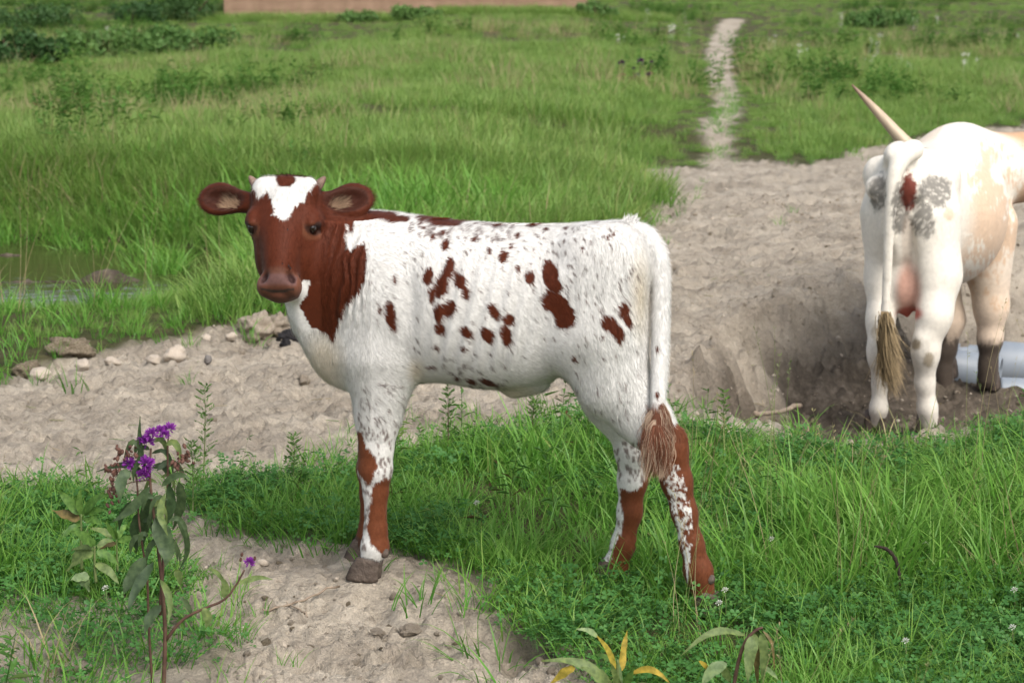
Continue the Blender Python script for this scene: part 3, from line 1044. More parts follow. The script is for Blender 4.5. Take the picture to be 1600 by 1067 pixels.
    for i in range(420):     # crest of the back
        x = rg.uniform(600, 960)
        ro.append(cl(x, 352 if x > 700 else 343, rg.uniform(-.02, .02)))
        di.append((1, rg.normal(0, .3), .35)); le.append(rg.uniform(.012, .024)); co.append(calf_colour(ro[-1][None])[0][0])
    hairs('back_tuft', ro, di, le, .0009, co, .2, 3)
    ro = []; di = []; le = []; co = []
    for (c, EM), s in zip(EARS, (-1, 1)):
        for i in range(420):
            a = rg.uniform(-.050, -.004); cr = rg.uniform(-.6, 1.0)
            down = EM[:, 1] if EM[2, 1] < 0 else -EM[:, 1]
            ro.append(c + EM[:, 0] * a + down * .022 * cr + EM[:, 2] * (-.004 + .010 * cr * cr))
            di.append(EM[:, 0] * rg.normal(.55, .2) - down * rg.normal(.25, .25) + EM[:, 2] * .45); le.append(rg.uniform(.016, .030)); co.append(np.array([.42, .28, .18]) * (rg.uniform(.5, 1.1) if cr > .1 else rg.uniform(.12, .4)))
    hairs('ear_hair', ro, di, le, .0004, co, .25, 4)

    # eyes, horn buds, hooves
    em, nt, b = mat_new('calf_eye')
    b.inputs['Base Color'].default_value = (.012, .007, .005, 1); b.inputs['Roughness'].default_value = .06
    rotH = Matrix([list(r) for r in HM]).to_euler()
    for s in (-1, 1):
        link('eye', uv_ball(.0145, .0115, .0185, 16, 12), em, root, tuple(hp(.131, s * .0715, -.006)), rotH)
    hm = simple_mat('horn_bud', (.12, .075, .055), (.24, .16, .12), 60, .6)
    for s in (-1, 1):
        pts = smooth_path([(*hp(.026, s * .066, -.030), .0125), (*hp(.013, s * .076, -.028), .0115), (*hp(.001, s * .085, -.026), .008), (*hp(-.006, s * .091, -.024), .003)], 10)
        Vt, Ft = tube(pts, 10)
        link('horn', new_mesh('horn', Vt, Ft), hm, root)
    hoofm = simple_mat('hoof_horn', (.045, .032, .025), (.13, .10, .08), 40, .75, .6, 90)
    for (px_, py_, lat, L, name) in [(568, 904, .085, .080, 0), (562, 890, -.08, .076, 0), (1096, 948, .09, .072, 0), (946, 924, -.08, .072, 0)]:
        p = cl(px_, py_, lat)
        wld = CM @ p + CO
        p[2] = hz(wld[0], wld[1]) - .004
        link('hoof', claw_hoof(L, .056, .060), hoofm, root, tuple(p), (0, 0, math.pi))
    for (u, v, lat) in [(601, 864, .098), (601, 864, .072), (1110, 905, .103), (1110, 905, .077), (979, 898, -.067), (979, 898, -.093)]:
        link('dewclaw', uv_ball(.011, .009, .013, 9, 7), hoofm, root, tuple(cl(u, v, lat)), (0, .4, 0))
    return root


calf = build_calf()
# flies on the calf's face
fm, _, fb = mat_new('fly'); fb.inputs['Base Color'].default_value = (.02, .02, .024, 1); fb.inputs['Roughness'].default_value = .35
def fly(a, b, c, lab):
    V = []; F = []
    m = uv_ball(.0035, .0018, .0018, 8, 6)
    p = CM @ hp(a, b, c) + CO
    o = link('fly', m, fm, None, tuple(p), (R(20), R(40), R(60)), label=lab, category='fly', group='flies on the calf face')
    wg = new_mesh('wing', [(0, 0, .0018), (-.0055, .0022, .0022), (-.005, -.0002, .0026), (0, 0, .0018), (-.0055, -.0022, .0022), (-.005, .0002, .0027)], [(0, 1, 2), (3, 4, 5)], False)
    link('wing', wg, fm, o)

# ------------------------------------------------------------------ the grown cow, seen from behind
KO = np.array([1.60, 8.15, 0.0])
KO[2] = -.42
KA = R(25)
KX = np.array([math.sin(KA), math.cos(KA), 0]); KY = np.array([-math.cos(KA), math.sin(KA), 0])
KM = np.stack([KX, KY, CZ], 1)


def kl(px, py, x):
    """photograph point on the cow's cross plane x metres ahead of the hind feet -> cow coordinates"""
    d = ray(px, py)
    t = (x - (EYE - KO) @ KX) / (d @ KX)
    w = EYE + d * t - KO
    return np.array([w @ KX, w @ KY, w[2]])


def klr(px, py, x, r):
    return (*kl(px, py, x), r)


COWW = np.array([.75, .70, .61]); TAN = np.array([.60, .40, .25]); COWG = np.array([.085, .080, .072]); VULVA = np.array([.16, .040, .026]); PINK = np.array([.52, .24, .17])


def cow_body():
    B = Body((-.45, -.95, -.05), (1.95, .55, 1.45), .0105)
    top = kl(1428, 226, 0)[2]
    s = top / 1.20
    # a=x forward, b=y left, c=z
    def sec(x, tz, bz, hw, y=0):
        return (x, y, .5 * (tz + bz) * s, hw, .5 * (tz - bz) * s)
    B.loft([sec(-.15, 1.10, .80, .055), sec(-.07, 1.165, .72, .105), sec(.06, 1.195, .66, .150), sec(.25, 1.165, .60, .205), sec(.50, 1.145, .53, .285), sec(.75, 1.16, .50, .295), sec(.95, 1.215, .54, .235), sec(1.10, 1.19, .60, .185), sec(1.22, 1.10, .66, .13)], k=.02, power=2.0)
    # hip bones, tail head
    for sg in (-1, 1):
        B.ball((.16, sg * .155, 1.06 * s), (.07, .045, .06), k=.08)
        B.ball((-.12, sg * .085, 1.03 * s), (.04, .035, .045), k=.05)
    B.ball((-.09, 0, 1.165 * s), (.10, .05, .05), k=.05)
    for sg in (-1, 1):
        B.ball((.04, sg * .12, 1.25 * s), (.07, .035, .05), k=.07, cut=True)      # hollow beside the tail head
        B.ball((.36, sg * .33, 1.02 * s), (.10, .07, .11), k=.07, cut=True)         # flank hollow
    # thighs and hind legs, surveyed
    for (L) in ([(1390, 340, .06, .140), (1379, 435, .03, .074), (1376, 500, -.02, .057), (1374, 545, -.04, .050), (1375, 600, .0, .032), (1373, 638, .0, .036), (1371, 656, .02, .037)],
                [(1454, 345, .06, .150), (1466, 430, .03, .100), (1460, 492, -.03, .073), (1447, 545, -.05, .057), (1445, 598, -.02, .040), (1449, 637, .0, .040), (1452, 660, .02, .042)]):
        B.chain([klr(*q) for q in L[:4]], k=.07, flat=.85)
        B.chain([klr(*q) for q in L[3:]], k=.03, flat=.95)
    # hock points
    B.cone(klr(1373, 535, -.08, .03), klr(1374, 560, -.05, .04), k=.04)
    B.cone(klr(1441, 528, -.09, .032), klr(1446, 556, -.05, .045), k=.04)
    # front legs
    B.chain([(1.0, .13, .75 * s, .14), klr(1480, 500, 1.0, .075), klr(1476, 545, 1.0, .048), klr(1474, 580, 1.0, .036), klr(1476, 603, 1.0, .045)], k=.05)
    B.chain([(1.0, -.14, .75 * s, .15), klr(1549, 480, 1.0, .072), klr(1547, 530, 1.0, .050), klr(1544, 570, 1.0, .036), klr(1544, 592, 1.0, .046)], k=.05)
    # udder
    B.ball(kl(1418, 440, .05), (.11, .072, .13), k=.03)
    for (u, v) in ((1418, 492), (1436, 486), (1410, 484)):
        B.cone(klr(u, v - 18, .04, .024), klr(u, v + 3, .04, .010), k=.02)
    # vulva fold and the crease between the thighs
    B.ball(kl(1420, 298, -.14), (.020, .022, .068), k=.02)
    B.ball(kl(1417, 400, -.13), (.07, .016, .16), k=.05, cut=True)
    # neck, head turned to the right
    n0 = np.array([1.10, -.04, .98 * s]); n1 = np.array([1.30, -.26, 1.00 * s]); n2 = np.array([1.36, -.46, 1.02 * s])
    B.cone((*n0, .20), (*n1, .15), k=.08); B.cone((*n1, .15), (*n2, .115), k=.05)
    B.chain([(*n2, .115), (1.33, -.60, .92 * s, .10), (1.29, -.72, .80 * s, .075), (1.28, -.77, .76 * s, .068)], k=.04)
    B.chain([(1.26, -.44, 1.03 * s, .035), (1.16, -.50, 1.02 * s, .05), (1.06, -.54, .99 * s, .02)], k=.03, flat=1.0)
    # tail
    tl = smooth_path([klr(1428, 234, -.08, .040), klr(1408, 248, -.16, .034), klr(1396, 285, -.20, .026), klr(1390, 350, -.20, .020), klr(1386, 430, -.18, .017), klr(1383, 500, -.16, .017)], 50)
    for p, q in zip(tl[:-1], tl[1:]):
        B.cone(p, q, k=.012)
    return B.mesh()


def build_cow():
    root = link('cow', None, None, None, tuple(KO), (0, 0, math.pi / 2 - KA), label='cream white grown cow with long horn seen from behind at the right', category='cow')
    V, Q = cow_body()
    Wd = V @ KM.T + KO
    px, py = project(Wd)
    Nn = vnormals(V, Q)
    back = V[:, 0] < .35
    n = len(V)
    w = fbm(px * .12, py * .07, 4, 3) * 22
    C = np.tile(COWW, (n, 1))

    def paint(m, col):
        nonlocal C
        m = np.clip(m, 0, 1)[:, None]
        C = C * (1 - m) + np.array(col) * m
    right = V[:, 1] < .02
    flank = sstep(.22, .40, V[:, 0]) * right
    paint(flank * sstep(-3, 6, w + 22 - np.abs(py - 350) * .22 - np.abs(px - 1545) * .25 + fbm(px * .5, py * .12, 3, 9) * 30 + fbm(px * .05, py * .04, 3, 77) * 40) * .75, TAN)
    paint(sstep(1.08, 1.2, V[:, 0]), TAN * np.array([.85, .8, .75]))
    paint(sstep(.0, .14, fbm(V[:, 0] * 6, V[:, 2] * 6, 3, 5)) * (V[:, 1] > .05) * .35 * (V[:, 0] > .3), TAN)
    # grey flecked rings round the tail head
    rag = fbm(px * .30, py * .22, 3, 19) * 20
    big = fbm(px * .10, py * .08, 3, 41)
    g = np.maximum(1 - np.hypot((px - 1464) / 30, (py - 300) / 26), np.maximum(1 - np.hypot((px - 1373) / 14, (py - 303) / 34), np.maximum(1 - np.hypot((px - 1405) / 15, (py - 328) / 42), 1 - np.hypot((px - 1442) / 20, (py - 340) / 36))))
    fleck = sstep(.0, .22, fbm(px * .24, py * .30, 3, 23))
    paint(back * sstep(-.02, .22, g + rag * .018 + big * .7) * (.80 - .45 * fleck), COWG)
    paint(back * sstep(0, .3, 1 - np.hypot((px - 1483) / 10, (py - 335) / 12) + rag * .02) * .6, TAN)
    paint(back * (V[:, 0] < -.08) * sstep(0, .25, 1 - np.hypot((px - 1420) / 14, (py - 300) / 34) + rag * .03), VULVA)
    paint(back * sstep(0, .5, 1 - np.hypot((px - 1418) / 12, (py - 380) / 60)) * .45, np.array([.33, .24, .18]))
    paint(back * sstep(.0, .6, 1 - np.hypot((px - 1419) / 27, (py - 455) / 62)) * .85, PINK * np.array([.9, .95, .95]))
    paint(back * sstep(.0, .5, 1 - np.hypot((px - 1421) / 26, (py - 490) / 14)), np.array([.42, .10, .07]))
    paint(back * sstep(.0, .4, 1 - np.hypot((px - 1431) / 10, (py - 538) / 11) + rag * .02) * .8, np.array([.22, .16, .08]))
    paint(back * sstep(.0, .4, 1 - np.hypot((px - 1451) / 10, (py - 562) / 15) + rag * .02) * .7, np.array([.22, .16, .08]))
    paint(back * (V[:, 1] > .0) * sstep(.0, .4, 1 - np.hypot((px - 1368) / 9, (py - 520) / 14)) * .5, np.array([.22, .16, .08]))
    # stained belly and muddy forefeet
    mudz = np.where(V[:, 1] > 0, .40, .24)
    fr = (V[:, 0] > .75) & (V[:, 0] < 1.3)
    paint(fr * sstep(.60, .40, V[:, 2]) * .35, TAN)
    paint(sstep(.50, .80, V[:, 0]) * sstep(.75, .55, V[:, 2]) * .3, TAN)
    paint(sstep(.10, .03, V[:, 2]) * back * .35, np.array([.30, .24, .18]))
    paint(fr * sstep(mudz + .02, mudz - .05, V[:, 2] + rag * .003), np.array([.075, .058, .045]))
    me = new_mesh('body', V, Q)
    set_col(me, C)
    link('body', me, hide_mat('cow_hide', .10, .6, 60, .07), root)
    rg = np.random.default_rng(5)
    area = np.linalg.norm(np.cross(V[Q[:, 2]] - V[Q[:, 0]], V[Q[:, 3]] - V[Q[:, 1]]), axis=1)
    m = 60000
    f = rg.choice(len(Q), m, p=area / area.sum()); uv = rg.random((m, 2)); q = Q[f]
    P = (V[q[:, 0]] * (1 - uv[:, :1]) + V[q[:, 1]] * uv[:, :1]) * (1 - uv[:, 1:]) + (V[q[:, 3]] * (1 - uv[:, :1]) + V[q[:, 2]] * uv[:, :1]) * uv[:, 1:]
    n0 = Nn[q[:, 0]]
    D = np.tile(np.array([-.3, 0, -1.0]), (m, 1)) + rg.normal(0, .25, (m, 3))
    D -= n0 * (D * n0).sum(1)[:, None]; D /= np.linalg.norm(D, axis=1)[:, None] + 1e-6
    keep = ~((np.hypot(P[:, 0] - .06, P[:, 1]) < .14) & (P[:, 2] < .66) & (P[:, 2] > .4))
    me = coat_mesh('coat', P[keep], n0[keep], D[keep], rg.uniform(.006, .016, m)[keep], np.full(m, .0008)[keep], np.clip(C[q[:, 0]] * rg.normal(1, .07, (m, 1)), 0, .92)[keep], .25)
    link('coat', me, hide_mat('cow_coat', .08, .55, 60, .05), root, kind='stuff')
    # tail switch
    Vv = []; Ff = []; Cc = []
    for i in range(1100):
        t = rg.uniform(0, 1)
        p = kl(1383 + rg.normal(0, 4.5), 486 + 70 * t, -.18 + rg.uniform(-.03, .03))
        d = np.array([rg.normal(0, .10), rg.normal(-.07, .12), -1.0])
        b = len(Vv); ln = rg.uniform(.12, .20)
        col = np.array([.27, .20, .11]) * rg.uniform(.5, 1.35)
        for k in range(6):
            ww = .0028 * (1 - k / 5.5)
            Vv += [p - KY * ww, p + KY * ww]; Cc += [col, col]
            d = d + np.array([0, -.05, 0]) + rg.normal(0, .06, 3); d /= np.linalg.norm(d)
            p = p + d * ln / 5
        Ff += [(b + 2 * k, b + 2 * k + 1, b + 2 * k + 3, b + 2 * k + 2) for k in range(5)]
    me = new_mesh('tail_switch', np.array(Vv), np.array(Ff)); set_col(me, np.array(Cc))
    link('tail_switch', me, bpy.data.materials['cow_coat'], root, kind='stuff')
    # horns
    m, nt, b = mat_new('cow_horn')
    at = nt.nodes.new('ShaderNodeAttribute'); at.attribute_name = 'Col'
    nt.links.new(at.outputs['Color'], b.inputs['Base Color']); b.inputs['Roughness'].default_value = .45
    x = 1.36
    paths = [smooth_path([klr(1610, 232, x, .046), klr(1540, 250, x, .046), klr(1470, 258, x, .043), klr(1424, 232, x, .036), klr(1378, 183, x, .024), klr(1352, 155, x, .015), klr(1331, 133, x, .004)], 30),
             smooth_path([(1.40, -.58, 1.06, .046), (1.46, -.75, 1.10, .044), (1.52, -.95, 1.16, .036), (1.50, -1.12, 1.30, .022), (1.46, -1.20, 1.45, .004)], 24)]
    for pth in paths:
        Vt, Ft = tube(pth, 12)
        hme = new_mesh('horn', Vt, Ft)
        nn = len(pth)
        cc = []
        for i in range(nn):
            t = i / (nn - 1)
            base = np.array([.62, .57, .42]); mid = np.array([.46, .35, .24]); tip = np.array([.17, .085, .055])
            c = base * (1 - t / .72) + mid * t / .72 if t < .72 else mid * (1 - (t - .72) / .28) + tip * (t - .72) / .28
            for j in range(12):
                cc.append(c * rg.uniform(.85, 1.1) * (.8 if j in (3, 4, 5, 6) and t > .55 else 1))
        set_col(hme, np.array(cc))
        link('horn', hme, m, root)
    hoofm = bpy.data.materials['hoof_horn']
    for (u, v, xx) in [(1371, 668, .05), (1452, 676, .06), (1478, 612, 1.05), (1545, 602, 1.05)]:
        p = kl(u, v, xx)
        wld = KM @ p + KO
        p[2] = max(p[2] - .012, hz(wld[0], wld[1]) + float(dirt_relief(wld[0], wld[1])) - KO[2] - .012)
        link('hoof', claw_hoof(.13, .105, .09), hoofm, root, tuple(p))
    em = bpy.data.materials['calf_eye']
    for p in ((1.42, -.62, .92), (1.22, -.61, .93)):
        link('eye', uv_ball(.022, .022, .022), em, root, p)
    return root


cow = build_cow()

# ------------------------------------------------------------------ vegetation helpers
def leaf_shader(name, stops, trans=.35, rough=.5, rand=True, grad=None, spec=.3):
    """leaf or blade material: colour varies from plant to plant, light passes through"""
    m = bpy.data.materials.new(name); m.use_nodes = True
    nt = m.node_tree; nt.nodes.clear(); L = nt.links
    out = nt.nodes.new('ShaderNodeOutputMaterial')
    oi = nt.nodes.new('ShaderNodeObjectInfo')
    at = nt.nodes.new('ShaderNodeAttribute'); at.attribute_name = 'Col'
    rp = ramp(nt, stops)
    mx = nt.nodes.new('ShaderNodeMath'); mx.operation = 'MULTIPLY_ADD'; mx.use_clamp = True
    sp = nt.nodes.new('ShaderNodeSeparateColor'); L.new(at.outputs['Color'], sp.inputs[0])
    # plant-to-plant random plus blade-to-blade random (red), tip paling (green)
    L.new(oi.outputs['Random'], mx.inputs[0]); mx.inputs[1].default_value = .55
    m2 = nt.nodes.new('ShaderNodeMath'); m2.operation = 'MULTIPLY'; m2.inputs[1].default_value = .45
    L.new(sp.outputs[0], m2.inputs[0]); L.new(m2.outputs[0], mx.inputs[2])
    L.new(mx.outputs[0], rp.inputs[0])
    col = rp.outputs[0]
    if grad:
        col = mixc(nt, sp.outputs[1], col, grad)
    b = nt.nodes.new('ShaderNodeBsdfDiffuse')
    L.new(col, b.inputs['Color'])
    t = nt.nodes.new('ShaderNodeBsdfTranslucent'); L.new(col, t.inputs['Color'])
    ms = nt.nodes.new('ShaderNodeMixShader'); ms.inputs[0].default_value = trans
    L.new(b.outputs[0], ms.inputs[1]); L.new(t.outputs[0], ms.inputs[2])
    gl = nt.nodes.new('ShaderNodeBsdfGlossy'); gl.inputs['Roughness'].default_value = rough; gl.inputs['Color'].default_value = (.9, .95, 1, 1)
    m3 = nt.nodes.new('ShaderNodeMixShader'); m3.inputs[0].default_value = .05 * spec
    L.new(ms.outputs[0], m3.inputs[1]); L.new(gl.outputs[0], m3.inputs[2]); L.new(m3.outputs[0], out.inputs[0])
    return m


def blades(rg, n, hmin, hmax, spread, width, bend, segs=4, lean=.25, tipfade=.0):
    """a tuft of grass blades -> verts, faces, colours (random, tipness, 0)"""
    V = []; F = []; C = []
    for i in range(n):
        r = spread * math.sqrt(rg.random()); a = rg.uniform(0, 2 * math.pi)
        p = np.array([r * math.cos(a), r * math.sin(a), -.01])
        az = a + rg.normal(0, .9)
        h = rg.uniform(hmin, hmax)
        d = np.array([math.cos(az) * lean * rg.uniform(.2, 1.5), math.sin(az) * lean * rg.uniform(.2, 1.5), 1.0]); d /= np.linalg.norm(d)
        out = np.array([math.cos(az), math.sin(az), 0])
        sd = np.array([-math.sin(az), math.cos(az), 0]) * 1.0
        tw = rg.uniform(-.8, .8)
        sd = sd * math.cos(tw) + out * math.sin(tw)
        b0 = len(V); bd = bend * rg.uniform(.2, 1.8); rnd = rg.random()
        w = width * rg.uniform(.6, 1.25)
        for s in range(segs + 1):
            t = s / segs
            ww = w * (1 - t ** 1.7) * (.75 + .25 * math.sin(min(t * 3, 1) * 1.57))
            cc = (rnd, t ** 2 * tipfade, 0)
            if s < segs:
                V += [p - sd * ww * .5, p + sd * ww * .5]; C += [cc, cc]
            else:
                V.append(p.copy()); C.append(cc)
            d = d + (out * .75 + np.array([0, 0, -.75])) * bd * (t + .25) / segs * 1.6
            d /= np.linalg.norm(d)
            p = p + d * h / segs
        for s in range(segs - 1):
            F.append((b0 + 2 * s, b0 + 2 * s + 1, b0 + 2 * s + 3, b0 + 2 * s + 2))
        s = segs - 1
        F.append((b0 + 2 * s, b0 + 2 * s + 1, b0 + 2 * s + 2))
    return V, F, C


def clover(rg, n, spread, hmin, hmax, size):
    V = []; F = []; C = []
    for i in range(n):
        r = spread * math.sqrt(rg.random()); a = rg.uniform(0, 6.28)
        h = rg.uniform(hmin, hmax)
        c = np.array([r * math.cos(a), r * math.sin(a), h]); rnd = rg.random()
        nrm = np.array([rg.normal(0, .35), rg.normal(0, .35), 1.0]); nrm /= np.linalg.norm(nrm)
        u = np.cross(nrm, [1, .3, 0]); u /= np.linalg.norm(u); v = np.cross(nrm, u)
        b = len(V)
        s = .001
        V += [(c[0] * .8, c[1] * .8, 0), (c[0] * .8 + .0015, c[1] * .8, 0), tuple(c)]; C += [(rnd, 0, 0)] * 3; F.append((b, b + 1, b + 2))
        for k in range(3):
            th = 2.094 * k + rg.uniform(-.1, .1)
            d = u * math.cos(th) + v * math.sin(th); e = np.cross(nrm, d); b = len(V); z = size * rg.uniform(.8, 1.2)
            pts = [c, c + d * z * .6 + e * z * .42 + nrm * z * .12, c + d * z * 1.0 + e * z * .25 + nrm * z * .1, c + d * z * .95 + nrm * z * .0, c + d * z * 1.0 - e * z * .25 + nrm * z * .1, c + d * z * .6 - e * z * .42 + nrm * z * .12]
            V += [tuple(p) for p in pts]; C += [(rnd, 0, 0)] * 6
            F += [(b, b + 1, b + 2, b + 3), (b, b + 3, b + 4, b + 5)]
    return V, F, C


def forb(rg, h, nleaf, ll, lw, stemr=.0015):
    """upright weed with small leaves up its stem"""
    V = []; F = []; C = []
    lean = rg.normal(0, .12, 2)
    path = [(lean[0] * h * t * t, lean[1] * h * t * t, h * t, stemr * (1.2 - t)) for t in np.linspace(0, 1, 6)]
    tv, tf = tube(path, 4, False)
    V += [tuple(v) for v in tv]; F += tf; C += [(.1, 0, 0)] * len(tv)
    for i in range(nleaf):
        t = rg.uniform(.12, 1.0); p = np.array([lean[0] * h * t * t, lean[1] * h * t * t, h * t]); az = i * 2.4 + rg.normal(0, .3)
        el = rg.uniform(-.1, .9); d = np.array([math.cos(az) * math.cos(el), math.sin(az) * math.cos(el), math.sin(el)])
        s = np.cross(d, [0, 0, 1]); s /= np.linalg.norm(s) + 1e-6; L = ll * rg.uniform(.6, 1.2) * (1.2 - .6 * t); W = lw * rg.uniform(.7, 1.2) * (1.2 - .6 * t)
        b = len(V); rnd = rg.random(); dr = np.array([0, 0, -L * .25])
        V += [tuple(p), tuple(p + d * L * .45 + s * W * .5), tuple(p + d * L + dr), tuple(p + d * L * .45 - s * W * .5)]; C += [(rnd, 0, 0)] * 4
        F += [(b, b + 1, b + 2), (b, b + 2, b + 3)]
    return V, F, C


def seedstem(rg, h, n=1, head=.08):
    V = []; F = []; C = []
    for k in range(n):
        lx, ly = rg.normal(0, .16, 2); ox, oy = rg.normal(0, .02, 2); rnd = rg.random(); hh = h * rg.uniform(.7, 1.15)
        path = [(ox + lx * hh * t ** 1.8, oy + ly * hh * t ** 1.8, hh * t, .0011 * (1.25 - t)) for t in np.linspace(0, 1, 7)]
        b = len(V); tv, tf = tube(path, 3, False)
        V += [tuple(v) for v in tv]; C += [(rnd, 0, 0)] * len(tv); F += [tuple(i + b for i in f) for f in tf]
        for j in range(10):
            t = 1 - head / hh * rg.random(); p = np.array([ox + lx * hh * t ** 1.8, oy + ly * hh * t ** 1.8, hh * t]); d = np.array([rg.normal(0, .5), rg.normal(0, .5), .9]); d /= np.linalg.norm(d)
            s = np.cross(d, [rg.normal(), rg.normal(), 0.1]); s /= np.linalg.norm(s); b = len(V); L = .0065
            V += [tuple(p), tuple(p + d * L + s * .0011), tuple(p + d * L * 1.5), tuple(p + d * L - s * .0011)]; C += [(rnd, 0, 0)] * 4; F.append((b, b + 1, b + 2, b + 3))
    return V, F, C


def source(col, name, VFC, mat):
    V, F, C = VFC
    me = new_mesh(name, np.array(V, float), F, smooth=True)
    set_col(me, np.array(C, float))
    me.materials.append(mat)
    o = bpy.data.objects.new(name, me)
    col.objects.link(o)
    return o


def scatter(name, P, scale, idx, coll, label, tilt=.12, rg=None, upright=1.0):
    """one object whose points carry copies of the tufts in coll"""
    n = len(P)
    me = bpy.data.meshes.new(name)
    me.vertices.add(n); me.vertices.foreach_set('co', np.asarray(P, np.float32).ravel())
    rot = np.stack([rg.normal(0, tilt, n), rg.normal(0, tilt, n), rg.uniform(0, 6.28, n)], 1)
    a = me.attributes.new('turn', 'FLOAT_VECTOR', 'POINT'); a.data.foreach_set('vector', rot.astype(np.float32).ravel())
    a = me.attributes.new('size', 'FLOAT', 'POINT'); a.data.foreach_set('value', np.asarray(scale, np.float32))
    a = me.attributes.new('pick', 'INT', 'POINT'); a.data.foreach_set('value', np.asarray(idx, np.int32))
    o = link(name, me, None, kind='stuff', label=label)
    ng = bpy.data.node_groups.new(name, 'GeometryNodeTree')
    ng.interface.new_socket('Geometry', in_out='INPUT', socket_type='NodeSocketGeometry')
    ng.interface.new_socket('Geometry', in_out='OUTPUT', socket_type='NodeSocketGeometry')
    nn = ng.nodes; L = ng.links
    gi = nn.new('NodeGroupInput'); go = nn.new('NodeGroupOutput')
    ip = nn.new('GeometryNodeInstanceOnPoints'); ci = nn.new('GeometryNodeCollectionInfo')
    ci.inputs['Collection'].default_value = coll; ci.inputs['Separate Children'].default_value = True; ci.inputs['Reset Children'].default_value = True
    ip.inputs['Pick Instance'].default_value = True

    def attr(nm, ty):
        q = nn.new('GeometryNodeInputNamedAttribute'); q.data_type = ty; q.inputs['Name'].default_value = nm
        return q.outputs['Attribute']
    er = nn.new('FunctionNodeEulerToRotation')
    L.new(attr('turn', 'FLOAT_VECTOR'), er.inputs[0])
    L.new(er.outputs[0], ip.inputs['Rotation'])
    L.new(attr('size', 'FLOAT'), ip.inputs['Scale'])
    L.new(attr('pick', 'INT'), ip.inputs['Instance Index'])
    L.new(gi.outputs[0], ip.inputs['Points']); L.new(ci.outputs[0], ip.inputs['Instance']); L.new(ip.outputs[0], go.inputs[0])
    md = o.modifiers.new('scatter', 'NODES'); md.node_group = ng
    return o


rg = np.random.default_rng(2024)
GREEN = leaf_shader('grass_green', [(.0, (.058, .170, .020)), (.45, (.104, .300, .034)), (.8, (.165, .370, .055)), (1.0, (.28, .35, .09))], .42, .42, grad=(.30, .42, .10))
MEADOW = leaf_shader('meadow_green', [(.0, (.078, .180, .030)), (.4, (.150, .305, .050)), (.8, (.230, .365, .075)), (1.0, (.38, .36, .14))], .40, .5, grad=(.32, .36, .13))
CLOVERM = leaf_shader('clover_green', [(.0, (.042, .130, .030)), (.6, (.075, .205, .045)), (1.0, (.13, .27, .065))], .3, .5)
STRAW = leaf_shader('straw', [(.0, (.24, .19, .09)), (.5, (.38, .31, .17)), (.75, (.22, .26, .09)), (1.0, (.14, .22, .06))], .2, .6)
FORBM = leaf_shader('forb_green', [(.0, (.14, .055, .03)), (.12, (.06, .15, .028)), (.6, (.105, .235, .042)), (1.0, (.20, .28, .07))], .35, .5)


def coll(name, objs):
    c = bpy.data.collections.new(name)
    for i, (vfc, m) in enumerate(objs):
        source(c, f'{name}_{i:02d}', vfc, m)
    return c


C_LUSH = coll('lush', [(blades(rg, 13, .09, .29, .05, .0072, .85, 6, .42, .55), GREEN) for _ in range(7)])
C_SHORT = coll('short', [(blades(rg, 18, .05, .13, .055, .0042, .7, 4, .5, .6), GREEN) for _ in range(5)])
C_CLOV = coll('clover', [(clover(rg, 18, .085, .015, .06, .0105), CLOVERM) for _ in range(4)])
C_MEAD = coll('mead', [(blades(rg, 90, .08, .26, .24, .0085, .7, 4, .42, .55), MEADOW) for _ in range(6)])
C_FORB = coll('forb', [(forb(rg, .22, 16, .055, .013), FORBM) for _ in range(5)])
C_STEM = coll('stem', [(seedstem(rg, .42, 3), STRAW) for _ in range(4)])
C_DRY = coll('dry', [(blades(rg, 26, .12, .34, .16, .0055, .6, 4, .40, .3), STRAW) for _ in range(4)])
mb = []
for _ in range(5):        # leafy meadow weeds grown together
    V = []; F = []; C = []
    for k in range(7):
        v, f, c = forb(rg, rg.uniform(.12, .34), 20, .075, .026, .002)
        o = np.array([*rg.normal(0, .10, 2), 0]); b = len(V)
        V += [tuple(np.array(p) + o) for p in v]; F += [tuple(i + b for i in q) for q in f]; C += c
    mb.append(((V, F, C), FORBM))
C_WEED = coll('weedpatch', mb)


def cand(n, y0, y1, x0=None, x1=None, mar=.9, k=.33):
    """random ground points over the stretch in view and a margin beside it"""
    y = rg.uniform(0, 1, n)
    y = y0 + (y1 - y0) * y
    if x0 is None:
        h = mar + k * y
        keep = rg.random(n) < h / h.max()
        y = y[keep]; h = h[keep]
        x = rg.uniform(-1, 1, len(y)) * h
    else:
        x = rg.uniform(x0, x1, n)
    return x, y


def lay(name, x, y, scale, nsrc, collection, label, tilt=.12, sink=0.0):
    z = hgt(x, y) - sink
    return scatter(name, np.stack([x, y, z], 1), scale, rg.integers(0, nsrc, len(x)), collection, label, tilt, rg)


def spread(n, y0, y1, edge, extra=None, **kw):
    """points on grass, keep[] by a density function"""
    x, y = cand(n, y0, y1, **kw)
    dirt, dt = masks(x, y)
    pd = poly_sd(x, y, POND)
    m = (dirt < edge) & ((pd > .02) | (x > -1.2)) & ((hgt(x, y) > WATER_Z + .015) | (pd > .6))
    x, y, dt = x[m], y[m], dt[m]
    return x, y, dt


